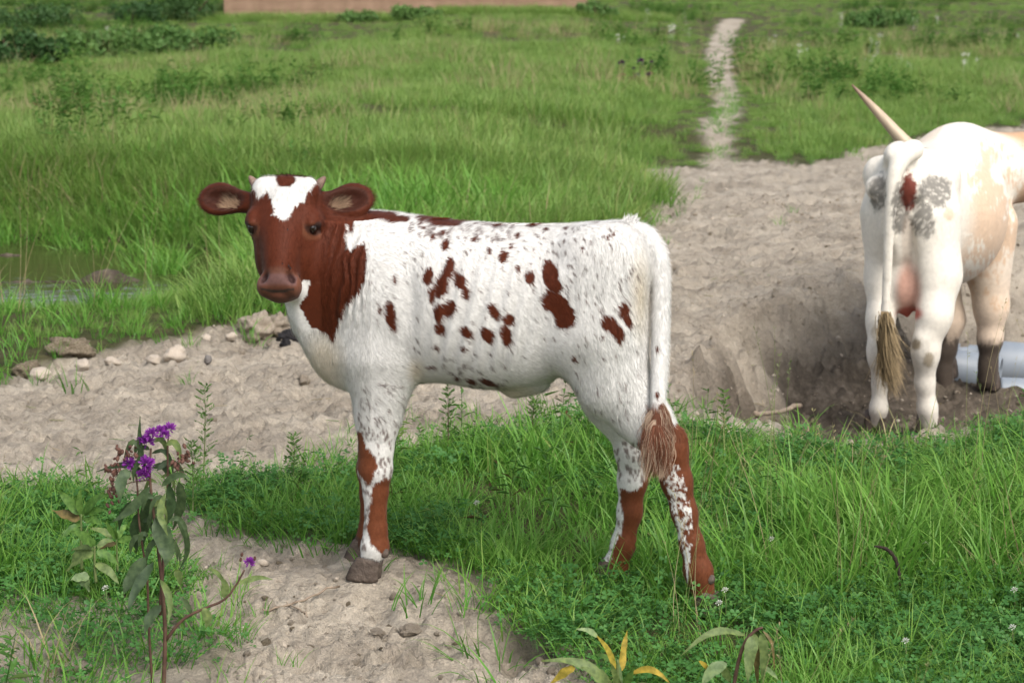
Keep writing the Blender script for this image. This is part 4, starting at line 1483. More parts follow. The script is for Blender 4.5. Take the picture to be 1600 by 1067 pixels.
# near grass: between the track and the viewer, left corner, below the calf
x, y, dt = spread(15000, 2.3, 7.4, .5)
spz = poly_sd(x, y, SPARSE); b2 = poly_sd(x, y, BARE2)
clump = fbm(x * 2.2, y * 2.2, 3, 101)
dens = np.clip(.46 + clump * 2.5, .08, 1) * np.where(spz < 0, .05, 1) * np.where(b2 < .02, .05, 1)
near_calf = (y < 5.05) & (x < .75)
dens = dens * np.where((y < 4.55) & (x < .62), .55, 1)
m = rg.random(len(x)) < dens
x, y, dt, clump, spz = x[m], y[m], dt[m], clump[m], spz[m]
sc = (.42 + .52 * sstep(.02, .55, dt) + 1.0 * clump) * np.where(spz < 0, .55, 1)
sc = sc * np.where((y < 4.85) & (x > -.6), .42 + .58 * sstep(4.3, 4.85, y + .25 * np.clip(x - .75, 0, 2)), 1) * np.where((y > 5.5) & (x > .3), .60, .88) * rg.uniform(.7, 1.25, len(x))
lay('grass', x, y, np.clip(sc, .25, 1.6), 7, C_LUSH, 'lush green grass around the calf', .16)
x, y = cand(26000, 2.3, 7.2)
dirt, dt = masks(x, y)
spz = poly_sd(x, y, SPARSE)
prob = np.where(dirt < .6, .8, .30 * np.exp(np.clip(dt, -2, 0) / .10)) * np.where(spz < 0, .25, 1) * np.clip(.7 + 1.5 * fbm(x * 3, y * 3, 2, 7), .1, 1)
m = rg.random(len(x)) < prob
x, y = x[m], y[m]
lay('short_grass', x, y, rg.uniform(.55, 1.25, len(x)), 5, C_SHORT, 'short turf grass at the edges of the bare earth', .2)
x, y, dt = spread(15000, 2.3, 6.6, .6)
spz = poly_sd(x, y, SPARSE)
m = (rg.random(len(x)) < np.where(spz < 0, .30, 1) * sstep(-.10, .10, fbm(x * 1.7, y * 1.7, 3, 17) + .16 * (y < 4.7) + .10 * (dt < .3)))
x, y = x[m], y[m]
lay('clover', x, y, rg.uniform(.6, 1.25, len(x)), 4, C_CLOV, 'low clover growing through the grass', .15)
# sprigs on the bare patch
x, y = cand(900, 2.6, 4.6)
m = (rg.random(len(x)) < .30) & (masks(x, y)[0] > .5) & (fbm(x * 2.5, y * 2.5, 2, 66) > .02)
lay('stray_grass', x[m], y[m], rg.uniform(.3, .75, m.sum()), 5, C_SHORT, 'stray sprigs of grass on the bare earth', .2)
# weeds and seed stems among the near grass
x, y, dt = spread(2600, 2.6, 7.2, .5)
m = (rg.random(len(x)) < .5 * np.clip(.5 + 3 * fbm(x * 1.3, y * 1.3, 2, 29), 0, 1)) & ((y > 4.6) | (x < -.5) | (x > .6)) & (dt > .03)
lay('weeds', x[m], y[m], rg.uniform(.5, 1.15, m.sum()), 5, C_FORB, 'slender weeds standing among the grass', .15)
x, y, dt = spread(520, 3.4, 7.2, .3)
m = ((x > .35) | (x < -1.25)) & (rg.random(len(x)) < .3)
lay('seed_stems', x[m], y[m], rg.uniform(.55, 1.15, m.sum()), 4, C_STEM, 'thin pale grass stems gone to seed', .12)

# bank between track and pond, and round behind the calf
x, y, dt = spread(9000, 7.0, 13.5, .45, mar=1.2)
pd = poly_sd(x, y, POND)
front = (x < -1.3) & (y < 10.6) & (y > 8.9)
m = (rg.random(len(x)) < np.clip(.75 + 1.6 * fbm(x * 1.4, y * 1.4, 3, 37), .2, 1) * np.where(front, .30, 1) * np.where(y > 12.6, .5, 1))
x, y, dt, pd = x[m], y[m], dt[m], pd[m]
sc = (.65 + .85 * sstep(.0, .8, dt) + .7 * fbm(x * 1.1, y * 1.1, 2, 38)) * rg.uniform(.75, 1.25, len(x)) * (1 - .25 * sstep(.9, .2, pd)) * np.where(y > 12.6, .65, 1) * np.where((y < 10.6) & (x < -1.3), np.where(y > 9.0, .36, .6), 1)
lay('bank_grass', x, y, np.clip(sc, .4, 1.9), 7, C_LUSH, 'long bright grass on the pond bank and behind the calf', .16)
x, y, dt = spread(5200, 8.0, 14.5, .4, mar=1.2)
pd = poly_sd(x, y, POND)
m = pd > .25
x, y = x[m], y[m]
lay('bank_undergrowth', x, y, rg.uniform(.6, 1.05, len(x)) * np.where((y < 10.7) & (x < -1.3), .30, 1), 6, C_MEAD, 'dense grass under the longer blades of the bank', .12)
# reeds at the water's edge
x, y = cand(2600, 9.6, 13.0, -4.6, -1.5)
pd = poly_sd(x, y, POND)
m = (np.abs(pd) < .16) & (rg.random(len(x)) < np.where(y < 10.9, .3, .8))
lay('waterside_grass', x[m], y[m], rg.uniform(.7, 1.35, m.sum()) * np.where(y[m] < 10.9, .45, 1), 7, C_LUSH, 'grass leaning over the water of the pond', .25, .03)

# meadow
x, y, dt = spread(15000, 12.8, 30, .45, mar=1.8)
v = fbm(x * .55, y * .55, 3, 201)
sc = np.clip(.85 + .9 * v, .45, 1.5) * rg.uniform(.75, 1.25, len(x)) * np.clip(.5 + dt * .8, .4, 1)
sc *= np.where(y > 17.0, .72, 1) * np.clip(.30 + .9 * (polyline_d(x, y, TRAIL) - .12), .28, 1)
lay('meadow_grass', x, y, sc, 6, C_MEAD, 'uneven green meadow rising behind the animals', .12)
x, y, dt = spread(17000, 30, 75, .45, mar=2.5, k=.31)
v = fbm(x * .35, y * .35, 3, 202)
lay('far_meadow_grass', x, y, np.clip(.85 + .9 * v, .5, 1.4) * rg.uniform(.75, 1.3, len(x)) * (1 - .55 * sstep(28, 44, y)) * np.clip(.30 + .8 * (polyline_d(x, y, TRAIL) - .15), .28, 1), 6, C_MEAD, 'far meadow grass towards the wooden shed', .12)
x, y, dt = spread(5200, 13, 60, .2, mar=2)
v = fbm(x * .3 + 4, y * .22, 3, 203)
m = (rg.random(len(x)) < sstep(.02, .22, v + .10 * sstep(26, 40, y) * (x < 2))) & ((y < 36) | (x < -7) | (x > 3))
lay('meadow_weeds', x[m], y[m], rg.uniform(.7, 1.5, m.sum()) * np.where(y[m] > 34, .8, 1.0), 5, C_WEED, 'leafy weeds in darker drifts across the meadow', .1)
x, y, dt = spread(3200, 8.5, 45, .2, mar=2)
m = rg.random(len(x)) < np.clip(.15 + 3.0 * fbm(x * .5, y * .4, 3, 205) + .6 * ((x < -1.2) & (y < 20)), 0, 1)
lay('dry_stems', x[m], y[m], rg.uniform(.7, 1.3, m.sum()), 4, C_STEM, 'straw coloured stems scattered over the meadow', .15)

x, y, dt = spread(5200, 7.5, 36, .3, mar=1.6)
v = fbm(x * .7 + 2, y * .45, 3, 210)
m = rg.random(len(x)) < np.clip(4.5 * (v + .30 * ((x < -1.2) & (y > 12) & (y < 19)) - .03), 0, .85)
lay('dry_grass', x[m], y[m], rg.uniform(.75, 1.3, m.sum()), 4, C_DRY, 'yellowed dry grass in drifts through the meadow', .15)
x, y, dt = spread(900, 3.0, 7.2, .3)
m = (rg.random(len(x)) < .35) & (fbm(x * 1.5, y * 1.5, 2, 211) > .0)
lay('withered_blades', x[m], y[m], rg.uniform(.35, .7, m.sum()), 4, C_DRY, 'a few withered blades in the near grass', .3)

x, y = cand(26000, 7.0, 24)
dirt, dt = masks(x, y)
m = (dirt > .5) & (poly_sd(x, y, DITCH) > .1) & (rg.random(len(x)) < .35 * np.exp(np.clip(dt, -4, 0) / .22))
lay('thin_edge_grass', x[m], y[m], rg.uniform(.5, 1.2, m.sum()), 5, C_SHORT, 'thin short grass creeping onto the track', .2)
# straw and bits of dead stalk trodden into the earth
V = []; F = []; C = []
C_BIT = bpy.data.collections.new('bit')
for k in range(4):
    path = [(rg.normal(0, .004) + (t - .5) * .07, rg.normal(0, .003), .002, .0011) for t in np.linspace(0, 1, 4)]
    tv, tf = tube(path, 4)
    source(C_BIT, f'bit_{k}', (tv, tf, [(rg.random(), 0, 0)] * len(tv)), [STRAW, FORBM, STRAW, STRAW][k])
x, y = cand(9000, 2.5, 12)
dirt, dt = masks(x, y)
m = (dirt > .6) & (rg.random(len(x)) < np.clip(.12 + .9 * fbm(x * 1.8, y * 1.8, 3, 330), 0, .5))
x, y = x[m], y[m]
scatter('straw_litter', np.stack([x, y, hgt(x, y) + dirt_relief(x, y) + .004], 1), rg.uniform(.35, 1.1, len(x)), rg.integers(0, 4, len(x)), C_BIT, 'bits of straw and dead stalk lying on the earth', .12, rg)

# ------------------------------------------------------------------ single plants
def leaf_mat(name, c1, c2, trans=.25):
    m = leaf_shader(name, [(0, c1), (1, c2)], trans, .5, spec=.35)
    nt = m.node_tree; tc = nt.nodes.new('ShaderNodeTexCoord'); nz = nt.nodes.new('ShaderNodeTexNoise'); nz.inputs['Scale'].default_value = 90; nz.inputs['Detail'].default_value = 3
    nt.links.new(tc.outputs['Object'], nz.inputs['Vector'])
    rp = ramp(nt, [(.35, (.62, .66, .6)), (.55, (1, 1, 1)), (.72, (1.35, 1.25, 1.1))]); nt.links.new(nz.outputs[0], rp.inputs[0])
    for n in list(nt.nodes):
        if n.type in ('BSDF_DIFFUSE', 'BSDF_TRANSLUCENT'):
            src = n.inputs['Color'].links[0].from_socket
            nt.links.new(mixc(nt, 1.0, src, rp.outputs[0], 'MULTIPLY'), n.inputs['Color'])
    return m


LM = {'dark': leaf_mat('ironweed_leaf', (.038, .070, .026), (.080, .120, .050)), 'mid': leaf_mat('weed_leaf', (.075, .165, .030), (.15, .27, .06), .35), 'yel': leaf_mat('yellow_leaf', (.36, .25, .03), (.46, .36, .06)),
      'olive': leaf_mat('olive_leaf', (.11, .16, .045), (.19, .25, .085)), 'pale': leaf_mat('pale_leaf', (.15, .22, .09), (.22, .30, .13)), 'brown': leaf_mat('faded_leaf', (.13, .10, .04), (.20, .15, .05))}
STEMM = simple_mat('weed_stem', (.06, .028, .022), (.12, .07, .045), 40, .7)
GSTEM = simple_mat('green_stem', (.09, .13, .04), (.14, .17, .06), 40, .6)
PURPLE = leaf_shader('purple_petals', [(0, (.17, .018, .24)), (1, (.34, .06, .42))], .3, .6)
BUDM = simple_mat('brown_bud', (.06, .025, .022), (.14, .07, .05), 80, .8)
WHITEP = leaf_shader('white_petals', [(0, (.62, .62, .54)), (1, (.75, .75, .68))], .3, .6)


def leaf(parent, path, width, mat, up=(0, -1, .35), name='leaf', fold=.22):
    """one leaf along a path of points, blade facing up-vector, with a folded midrib; width in metres"""
    P = smooth_path(path, 9)
    T = np.gradient(P, axis=0); T /= np.linalg.norm(T, axis=1)[:, None] + 1e-9
    up = np.array(up, float)
    V = []; C = []; r = random.random()
    for i, (p, t) in enumerate(zip(P, T)):
        s = np.cross(t, up); s /= np.linalg.norm(s) + 1e-9
        nn = np.cross(s, t)
        f = i / 8
        w = width * .5 * (math.sin(math.pi * min(1, f * 1.06) ** .75) ** .85 if 0 < f < 1 else .02) + .0004
        w *= 1 + .06 * math.sin(i * 2.3 + r * 9)
        rp = .004 * math.sin(i * 1.7 + r * 6) * (width / .03)
        V += [p - s * w + nn * (w * fold + rp), p, p + s * w + nn * (w * fold - rp)]
        C += [(r, .0, 0)] * 3
    F = []
    for i in range(8):
        F += [(3 * i, 3 * i + 1, 3 * i + 4, 3 * i + 3), (3 * i + 1, 3 * i + 2, 3 * i + 5, 3 * i + 4)]
    me = new_mesh('leaf', V, F)
    set_col(me, np.array(C))
    return link(name, me, mat, parent)


def stem(parent, pts, mat, name='stem', segs=7):
    V, F = tube(smooth_path(pts, 14), segs)
    return link(name, new_mesh(name, V, F), mat, parent)


def puff(rg, r, n, mat, name='flower', up=(0, 0, 1)):
    """thready flower head"""
    V = []; F = []; C = []
    up = np.array(up, float)
    for i in range(n):
        d = rg.normal(0, 1, 3); d = d / np.linalg.norm(d) + up * .8; d /= np.linalg.norm(d)
        s = np.cross(d, rg.normal(0, 1, 3)); s /= np.linalg.norm(s); b = len(V); L = r * rg.uniform(.7, 1.15)
        V += [tuple(d * r * .15 - s * r * .05), tuple(d * L * .8 + s * r * .10), tuple(d * L), tuple(d * L * .8 - s * r * .12)]
        C += [(rg.random(), 0, 0)] * 4; F.append((b, b + 1, b + 2, b + 3))
    me = new_mesh(name, V, F); set_col(me, np.array(C)); me.materials.append(mat)
    return me


def plane_pt(D):
    return lambda u, v, dy=0.0: at_y(u, v, D + dy)


def finish(root):
    """put the plant's Empty at its base: children keep their world place"""
    for c in root.children:
        c.matrix_parent_inverse = Matrix.Translation(-root.location)


def ironweed():
    D = 3.93; q = plane_pt(D)
    b = q(254, 1090); b[2] = hz(b[0], b[1]) - .01
    root = link('ironweed', None, None, None, tuple(b), label='tall purple flowered weed with drooping dark leaves at the lower left', category='wildflower')
    px = 1 / 787.0
    w = lambda u, v, r, dy=0: (*q(u, v, dy), r)
    stem(root, [(*b, .0050), w(258, 1010, .0046), w(257, 960, .0044), w(250, 880, .0036), w(240, 800, .003), w(234, 745, .003), w(236, 700, .002)], STEMM)
    stem(root, [w(240, 1090, .003, .02), w(233, 990, .0028, .02), w(230, 900, .0025, .01), w(222, 850, .0022, .01), w(216, 800, .002), w(214, 750, .002), w(205, 728, .0015)], STEMM)
    stem(root, [w(250, 960, .004), w(258, 830, .003, .02), w(262, 760, .0024, .02), w(262, 700, .002, .02), w(264, 675, .0015, .02)], STEMM)
    br = stem(root, [w(259, 1000, .0038), w(285, 968, .0034), (*q(320, 950), .003), w(350, 937, .0026), w(368, 915, .0022), w(382, 890, .0018)], STEMM, 'branch')
    L = [([(242, 808), (256, 840), (262, 865), (258, 886)], 27, 'dark', -.03), ([(228, 870), (214, 890), (200, 912), (193, 928)], 20, 'dark', -.02), ([(234, 760), (215, 785), (195, 803), (175, 815)], 14, 'dark', -.01),
         ([(264, 755), (268, 785), (264, 805), (258, 825)], 14, 'dark', 0), ([(279, 752), (284, 780), (278, 805), (270, 828)], 15, 'dark', .02), ([(272, 800), (290, 835), (292, 865), (280, 890)], 9, 'dark', .01), ([(274, 890), (280, 900), (282, 915)], 11, 'olive', 0),
         ([(252, 945), (238, 960), (230, 975), (226, 990)], 15, 'dark', -.02), ([(240, 878), (222, 905), (208, 930), (200, 956)], 15, 'dark', -.04), ([(204, 736), (192, 745), (188, 765), (188, 786)], 17, 'dark', -.03), ([(216, 800), (210, 825), (212, 845), (214, 864)], 13, 'dark', .01),
         ([(230, 750), (220, 705), (218, 680), (219, 650)], 8, 'dark', 0), ([(232, 745), (205, 728), (180, 728), (150, 737)], 9, 'dark', .02), ([(252, 760), (270, 745), (285, 742), (297, 748)], 10, 'dark', -.01), ([(230, 780), (205, 790), (190, 806), (186, 830)], 12, 'dark', .03),
         ([(245, 735), (262, 722), (280, 730), (292, 752)], 10, 'dark', .03), ([(224, 705), (210, 690), (200, 700), (194, 715)], 8, 'dark', .0), ([(250, 905), (262, 925), (266, 950), (262, 975)], 10, 'olive', -.03), ([(236, 770), (226, 800), (226, 830), (222, 856)], 14, 'dark', .03), ([(258, 770), (250, 800), (256, 820), (262, 836)], 10, 'olive', -.03)]
    for pts, wd, m, dy in L:
        leaf(root, [q(u, v, dy * (1 + .4 * i)) for i, (u, v) in enumerate(pts)], wd * px * 1.1, LM[m])
    r5 = np.random.default_rng(21)
    for i in range(22):     # narrower leaves crowding the top
        u0 = r5.uniform(215, 268); v0 = r5.uniform(690, 850); sd = r5.choice([-1, 1]); ln = r5.uniform(18, 42)
        dy = r5.uniform(-.03, .05)
        leaf(root, [q(u0, v0, dy), q(u0 + sd * ln * .45, v0 - 4, dy), q(u0 + sd * ln * .75, v0 + ln * .35, dy), q(u0 + sd * ln * .8, v0 + ln * .9, dy)], r5.uniform(6, 11) * px, LM['dark' if i % 4 else 'olive'])
    for pts, wd, m, dy in [([(372, 912), (390, 905), (408, 902), (426, 905)], 9, 'olive', 0), ([(350, 935), (352, 915), (346, 902)], 13, 'olive', .01), ([(352, 912), (338, 893), (322, 889)], 6, 'olive', -.01), ([(317, 950), (325, 965), (322, 980)], 15, 'olive', -.01), ([(300, 960), (290, 940), (280, 932)], 8, 'dark', .0)]:
        leaf(br, [q(u, v, dy) for u, v in pts], wd * px, LM[m])
    rg = np.random.default_rng(8)
    pm = [puff(rg, .0150, 90, PURPLE) for _ in range(3)]
    for i, (u, v, s) in enumerate([(236, 680, 1.15), (231, 692, 1.1), (250, 675, 1.0), (265, 671, 1.05), (227, 725, 1.35), (201, 725, 1.15), (224, 744, 1.15), (221, 687, .9), (257, 680, .8), (230, 735, .9)]):
        o = link('flower', pm[i % 3], None, root, tuple(q(u, v, -.02 + .008 * (i % 4)))); o.scale = (s, s, s)
        o.rotation_euler = (rg.uniform(-.4, .9), rg.uniform(-.5, .5), rg.uniform(0, 6))
    o = link('flower', pm[0], None, br, tuple(q(389, 879)), (.5, .2, 0)); o.scale = (.9,) * 3
    bud = uv_ball(.0032, .0032, .0055, 7, 5, 'bud')
    bud.materials.append(BUDM)
    for i in range(84):
        u, v = (rg.normal(180, 8), rg.normal(752, 16)) if i < 40 else ((rg.normal(282, 8), rg.normal(722, 12)) if i < 64 else (rg.normal(196, 8), rg.normal(706, 8)))
        dy = rg.uniform(-.02, .02)
        p = q(u, v, dy)
        o = link('bud', bud, None, root, tuple(p), (rg.normal(0, .6), rg.normal(0, .6), 0)); o.scale = (rg.uniform(.8, 1.3),) * 3
    for a, c, e in [((232, 745), (200, 735), (180, 745)), ((232, 750), (200, 755), (176, 770)), ((262, 730), (275, 722), (284, 716)), ((232, 715), (212, 712), (198, 706)), ((262, 745), (276, 735), (290, 730)), ((230, 742), (205, 738), (188, 726))]:
        stem(root, [(*q(*a), .0014), (*q(*c), .001), (*q(*e), .0007)], STEMM, 'flower_stalk', 5)
    for i in range(3):
        u, v = [(378, 866), (376, 874), (398, 872)][i]
        link('bud', bud, None, br, tuple(q(u, v)), (.3, .2, 0))
    finish(root)


ironweed()


def rosette(D, base, label, cat, leaves, name='leafy_weed', stems=()):
    q = plane_pt(D); s = D / FPX
    b = np.array(q(*base)); b[2] = hz(b[0], b[1]) - .01
    root = link(name, None, None, None, tuple(b), label=label, category=cat)
    for pts, r, m in stems:
        stem(root, [(*q(u, v), r * (1 - .4 * i / max(1, len(pts) - 1))) for i, (u, v) in enumerate(pts)], m)
    rr = np.random.default_rng(int(base[0]))
    for pts, wd, m in leaves:
        dy = rr.uniform(-.05, .03)
        leaf(root, [q(u, v, dy * i / (len(pts) - 1)) for i, (u, v) in enumerate(pts)], wd * s, LM[m], up=(rr.normal(0, .3), -1, .8))
    finish(root)
    return root


rosette(4.62, (128, 885), 'broad leaved weed with upright bright leaves left of the purple flowers', 'weed',
        [([(126, 803), (110, 785), (90, 764)], 17, 'mid'), ([(127, 803), (124, 785), (126, 762)], 11, 'mid'), ([(129, 803), (148, 782), (170, 771)], 16, 'mid'), ([(126, 803), (112, 790), (99, 782)], 13, 'mid'), ([(130, 804), (148, 798), (168, 797)], 12, 'mid'),
         ([(125, 812), (105, 805), (82, 797)], 17, 'brown'), ([(128, 818), (115, 822), (104, 830)], 13, 'mid'), ([(130, 812), (146, 812), (160, 822)], 12, 'mid'), ([(128, 806), (138, 792), (146, 776)], 10, 'mid'), ([(127, 830), (112, 826), (96, 842)], 14, 'mid')],
        stems=[([(128, 890), (127, 850), (127, 803)], .004, GSTEM)])
rosette(4.50, (150, 905), 'low weed with drooping dull leaves under the bright leaved one', 'weed',
        [([(148, 852), (130, 838), (110, 830)], 18, 'mid'), ([(148, 856), (130, 855), (111, 859)], 9, 'olive'), ([(146, 862), (124, 870), (106, 892)], 24, 'olive'), ([(150, 862), (168, 868), (186, 884)], 14, 'mid'), ([(140, 900), (124, 902), (110, 906)], 16, 'pale'), ([(124, 902), (134, 910), (140, 924)], 16, 'pale'), ([(152, 856), (165, 845), (178, 845)], 10, 'olive'), ([(148, 880), (170, 892), (186, 912)], 14, 'olive')],
        stems=[([(150, 910), (148, 880), (148, 853)], .004, GSTEM)])
rosette(4.55, (184, 890), 'small weed sprig right behind the purple flower stem', 'weed',
        [([(182, 842), (172, 828), (164, 812)], 10, 'mid'), ([(183, 842), (190, 828), (199, 818)], 11, 'mid'), ([(182, 842), (162, 830), (141, 825)], 12, 'olive'), ([(184, 844), (200, 842), (212, 836)], 11, 'mid'), ([(183, 843), (182, 826), (186, 810)], 8, 'mid'), ([(182, 850), (168, 850), (156, 858)], 10, 'brown')],
        stems=[([(184, 892), (183, 868), (182, 842)], .003, GSTEM)])
rosette(3.72, (968, 1118), 'young plant with green and orange yellow leaves at the bottom edge', 'weed',
        [([(965, 1085), (930, 1048), (890, 1032), (846, 1032)], 17, 'olive'), ([(958, 1080), (935, 1055), (908, 1042)], 22, 'olive'), ([(962, 1045), (950, 1015), (932, 992)], 9, 'yel'), ([(934, 995), (920, 985), (900, 982)], 9, 'pale'), ([(972, 1048), (974, 1015), (980, 984)], 11, 'yel'), ([(985, 1052), (1010, 1045), (1030, 1052), (1046, 1066)], 11, 'yel'),
         ([(898, 1042), (880, 1052), (860, 1068)], 15, 'yel'), ([(966, 1085), (962, 1060), (955, 1035)], 13, 'olive'), ([(970, 1085), (982, 1060), (990, 1040)], 13, 'mid'), ([(962, 1035), (945, 1025), (930, 1022)], 9, 'mid'), ([(968, 1088), (968, 1062), (966, 1030)], 12, 'pale'), ([(974, 1090), (1000, 1072), (1015, 1070)], 14, 'olive')],
        stems=[([(968, 1120), (966, 1085), (965, 1030)], .004, GSTEM)], name='young_weed')
rosette(3.74, (1140, 1118), 'wilting weed with long drooping grey green leaves at the bottom edge', 'weed',
        [([(1164, 992), (1130, 985), (1098, 995), (1064, 1024)], 12, 'olive'), ([(1180, 990), (1172, 1020), (1168, 1068)], 21, 'olive'), ([(1190, 988), (1194, 1020), (1190, 1064)], 15, 'olive'), ([(1192, 985), (1206, 1005), (1210, 1046)], 5, 'brown'), ([(1136, 1036), (1112, 1048), (1096, 1072)], 20, 'pale'), ([(1128, 1040), (1136, 1055), (1142, 1066)], 13, 'olive'), ([(1092, 1032), (1104, 1042), (1108, 1052)], 7, 'yel'), ([(1186, 1000), (1182, 1035), (1184, 1070)], 10, 'brown'), ([(1190, 1040), (1205, 1050), (1216, 1062)], 8, 'pale')],
        stems=[([(1140, 1120), (1150, 1050), (1163, 1005), (1180, 985), (1192, 980)], .0045, STEMM)], name='wilting_weed')


def feather_weed(px0, py0, top, D, label, spreadpx, red=False):
    """airy weed: thin stalk, side shoots, many little leaves"""
    q = plane_pt(D); rr = np.random.default_rng(int(px0)); s = D / FPX
    b = np.array(q(px0, py0)); b[2] = hz(b[0], b[1]) - .01
    t = np.array(q(px0 + rr.normal(0, 4), top)); h = t[2] - b[2]
    root = link('feathery_weed', None, None, None, tuple(b), label=label, category='weed', group='feathery weeds')
    st = [(b[0] + (t[0] - b[0]) * f, b[1] + .02 * math.sin(f * 3), b[2] + h * f, .0024 * (1.15 - f)) for f in np.linspace(0, 1, 8)]
    stem(root, st, STEMM if red else GSTEM)
    V = []; F = []; C = []
    for i in range(26):
        f = .15 + .85 * (i + .5) / 26; p0 = np.array([b[0] + (t[0] - b[0]) * f, b[1] + .02 * math.sin(f * 3), b[2] + h * f]); az = i * 2.4
        L = spreadpx * s * (1.15 - .8 * f) * rr.uniform(.6, 1.1); d = np.array([math.cos(az), math.sin(az), .75]); d /= np.linalg.norm(d)
        for k in range(9):
            g = (k + 1) / 9; p = p0 + d * L * g + np.array([0, 0, -.15 * L * g * g]); sg = 1 if k % 2 else -1
            e = np.cross(d, [0, 0, 1]) * sg + d * .7 + np.array([0, 0, .2]); e /= np.linalg.norm(e); ll = rr.uniform(.010, .020); wv = np.cross(e, rr.normal(0, 1, 3)); wv /= np.linalg.norm(wv); bb = len(V)
            V += [tuple(p), tuple(p + e * ll * .5 + wv * ll * .16), tuple(p + e * ll), tuple(p + e * ll * .5 - wv * ll * .16)]; C += [(rr.random(), 0, 0)] * 4; F.append((bb, bb + 1, bb + 2, bb + 3))
    me = new_mesh('foliage', V, F); set_col(me, np.array(C)); link('foliage', me, LM['mid'], root, kind='stuff')
    finish(root)


feather_weed(318, 760, 602, 5.75, 'tall airy weed on the track edge above the purple flowers', 30)
feather_weed(456, 762, 680, 5.55, 'short feathery weed between the flowers and the calf foreleg', 26)
feather_weed(300, 790, 690, 5.3, 'airy green weed just right of the purple flower heads', 30)
feather_weed(700, 705, 600, 6.0, 'reddish slender weed under the calf belly, nearer its forelegs', 22, True)
feather_weed(830, 690, 625, 6.15, 'reddish slender weed under the calf belly, nearer its hind legs', 24, True)
feather_weed(1135, 705, 610, 5.9, 'slender weed right behind the calf hind hock', 22)

# plantain with a dark bent seed head
q = plane_pt(4.55)
b = np.array(q(1408, 960)); b[2] = hz(b[0], b[1]) - .01
pl = link('plantain', None, None, None, tuple(b), label='plantain with a dark arching seed head in the right foreground grass', category='weed')
stem(pl, [(*q(1408, 965), .0018), (*q(1406, 925), .0016), (*q(1404, 905), .0016)], GSTEM)
hd_pts = smooth_path([(*q(1406, 915), .0028), (*q(1404, 890), .0042), (*q(1397, 870), .0046), (*q(1384, 857), .0042), (*q(1366, 853), .0025)], 22)
hd_pts[:, 3] *= 1 + .22 * np.sin(np.arange(22) * 2.1)
Vt, Ft = tube(hd_pts, 8)
link('seed_head', new_mesh('seed_head', Vt, Ft), simple_mat('plantain_seed', (.022, .016, .012), (.06, .042, .03), 300, .9, .8, 400), pl)
for (a, c, e, wd) in [((1405, 958), (1390, 948), (1376, 955), 16), ((1410, 958), (1428, 945), (1438, 940), 20), ((1404, 960), (1398, 945), (1400, 930), 14), ((1408, 962), (1424, 968), (1440, 966), 18)]:
    leaf(pl, [q(*a), q(*c), q(*e)], wd * 4.5 / FPX, LM['mid'], up=(0, -.6, 1))
finish(pl)

# meadow ironweed far behind the calf's rump
q = plane_pt(22.0)
b = np.array(q(990, 178)); b[2] = hz(b[0], b[1]) - .02
iw = link('meadow_ironweed', None, None, None, tuple(b), label='dark purple topped weed standing alone in the meadow above the calf rump', category='wildflower')
rr = np.random.default_rng(4)
pf = puff(rr, .055, 60, leaf_shader('dusky_purple', [(0, (.045, .015, .05)), (1, (.10, .035, .11))], .2, .7))
for (u, v, s_) in [(971, 100, 1.0), (1001, 97, 1.0), (1013, 118, .8), (1018, 98, .6), (990, 108, .5)]:
    stem(iw, [(*b, .008), (*q((990 + u) / 2, 150), .006), (*q(u, v + 4), .004)], STEMM, 'stem', 5)
    o = link('flower', pf, None, iw, tuple(q(u, v))); o.scale = (s_, s_, s_ * .8)
for i in range(34):
    f = rr.uniform(.1, .85); u = 990 + rr.normal(0, 8 + 10 * f); v = 175 - 72 * f
    dx = rr.choice([-1, 1]) * rr.uniform(6, 14)
    leaf(iw, [q(u, v), q(u + dx * .5, v - 4), q(u + dx, v + rr.uniform(-2, 6))], 4.5 * 22 / FPX, LM['dark' if i % 3 else 'brown'], name='leaf')
finish(iw)

# white clover heads one can pick out
rr = np.random.default_rng(9)
cf = puff(rr, .0095, 40, WHITEP, 'blossom')
spots = [(1133, 925, 'white clover head by the calf near hind hoof'), (1124, 945, 'white clover head just below the calf near hind hoof'), (1585, 925, 'white clover head at the far right edge of the grass'), (1582, 985, 'white clover head low at the right edge'), (745, 795, 'lone white clover head in grass between the calf legs'),
         (165, 922, 'white clover head at the foot of the left weeds'), (135, 815, 'tiny white blossom beside the bright leaved weed'), (1445, 852, 'white clover head in the right grass near the bent seed head'), (1205, 845, 'white clover head in grass right of the calf hind leg'), (1415, 1005, 'white clover head in the lower right corner grass')]
for (u, v, lab) in spots:
    p = at_z(u, v, .075)
    g = hz(p[0], p[1])
    o = link('clover_blossom', None, None, None, (p[0], p[1], g), label=lab, category='flower', group='white clover heads')
    h = .082
    Vt, Ft = tube([(0, 0, -.01, .0011), (.003, 0, h * .5, .001), (0, 0, h, .0009)], 5)
    link('stem', new_mesh('stem', Vt, Ft), GSTEM, o)
    link('head', cf, None, o, (0, 0, h))

# ------------------------------------------------------------------ stones, clods, dung, pipes, sticks
from mathutils import noise as mnoise


def lump(seed, n=3, rough=.25, flat=.6):
    import bmesh
    bm = bmesh.new(); bmesh.ops.create_icosphere(bm, subdivisions=n, radius=1)
    r = np.random.default_rng(seed)
    off = Vector(r.uniform(-20, 20, 3))
    for v in bm.verts:
        c = np.array(v.co); q3 = Vector(c) + off
        k = 1 + rough * (1.1 * mnoise.noise(q3 * 1.3) + .8 * mnoise.noise(q3 * 2.7) + .45 * mnoise.noise(q3 * 6.1) + .3 * mnoise.noise(q3 * 12.0))
        v.co = Vector(c * k * np.array([1, 1, flat]))
    me = bpy.data.meshes.new('lump'); bm.to_mesh(me); bm.free()
    me.polygons.foreach_set('use_smooth', np.ones(len(me.polygons), bool))
    return me


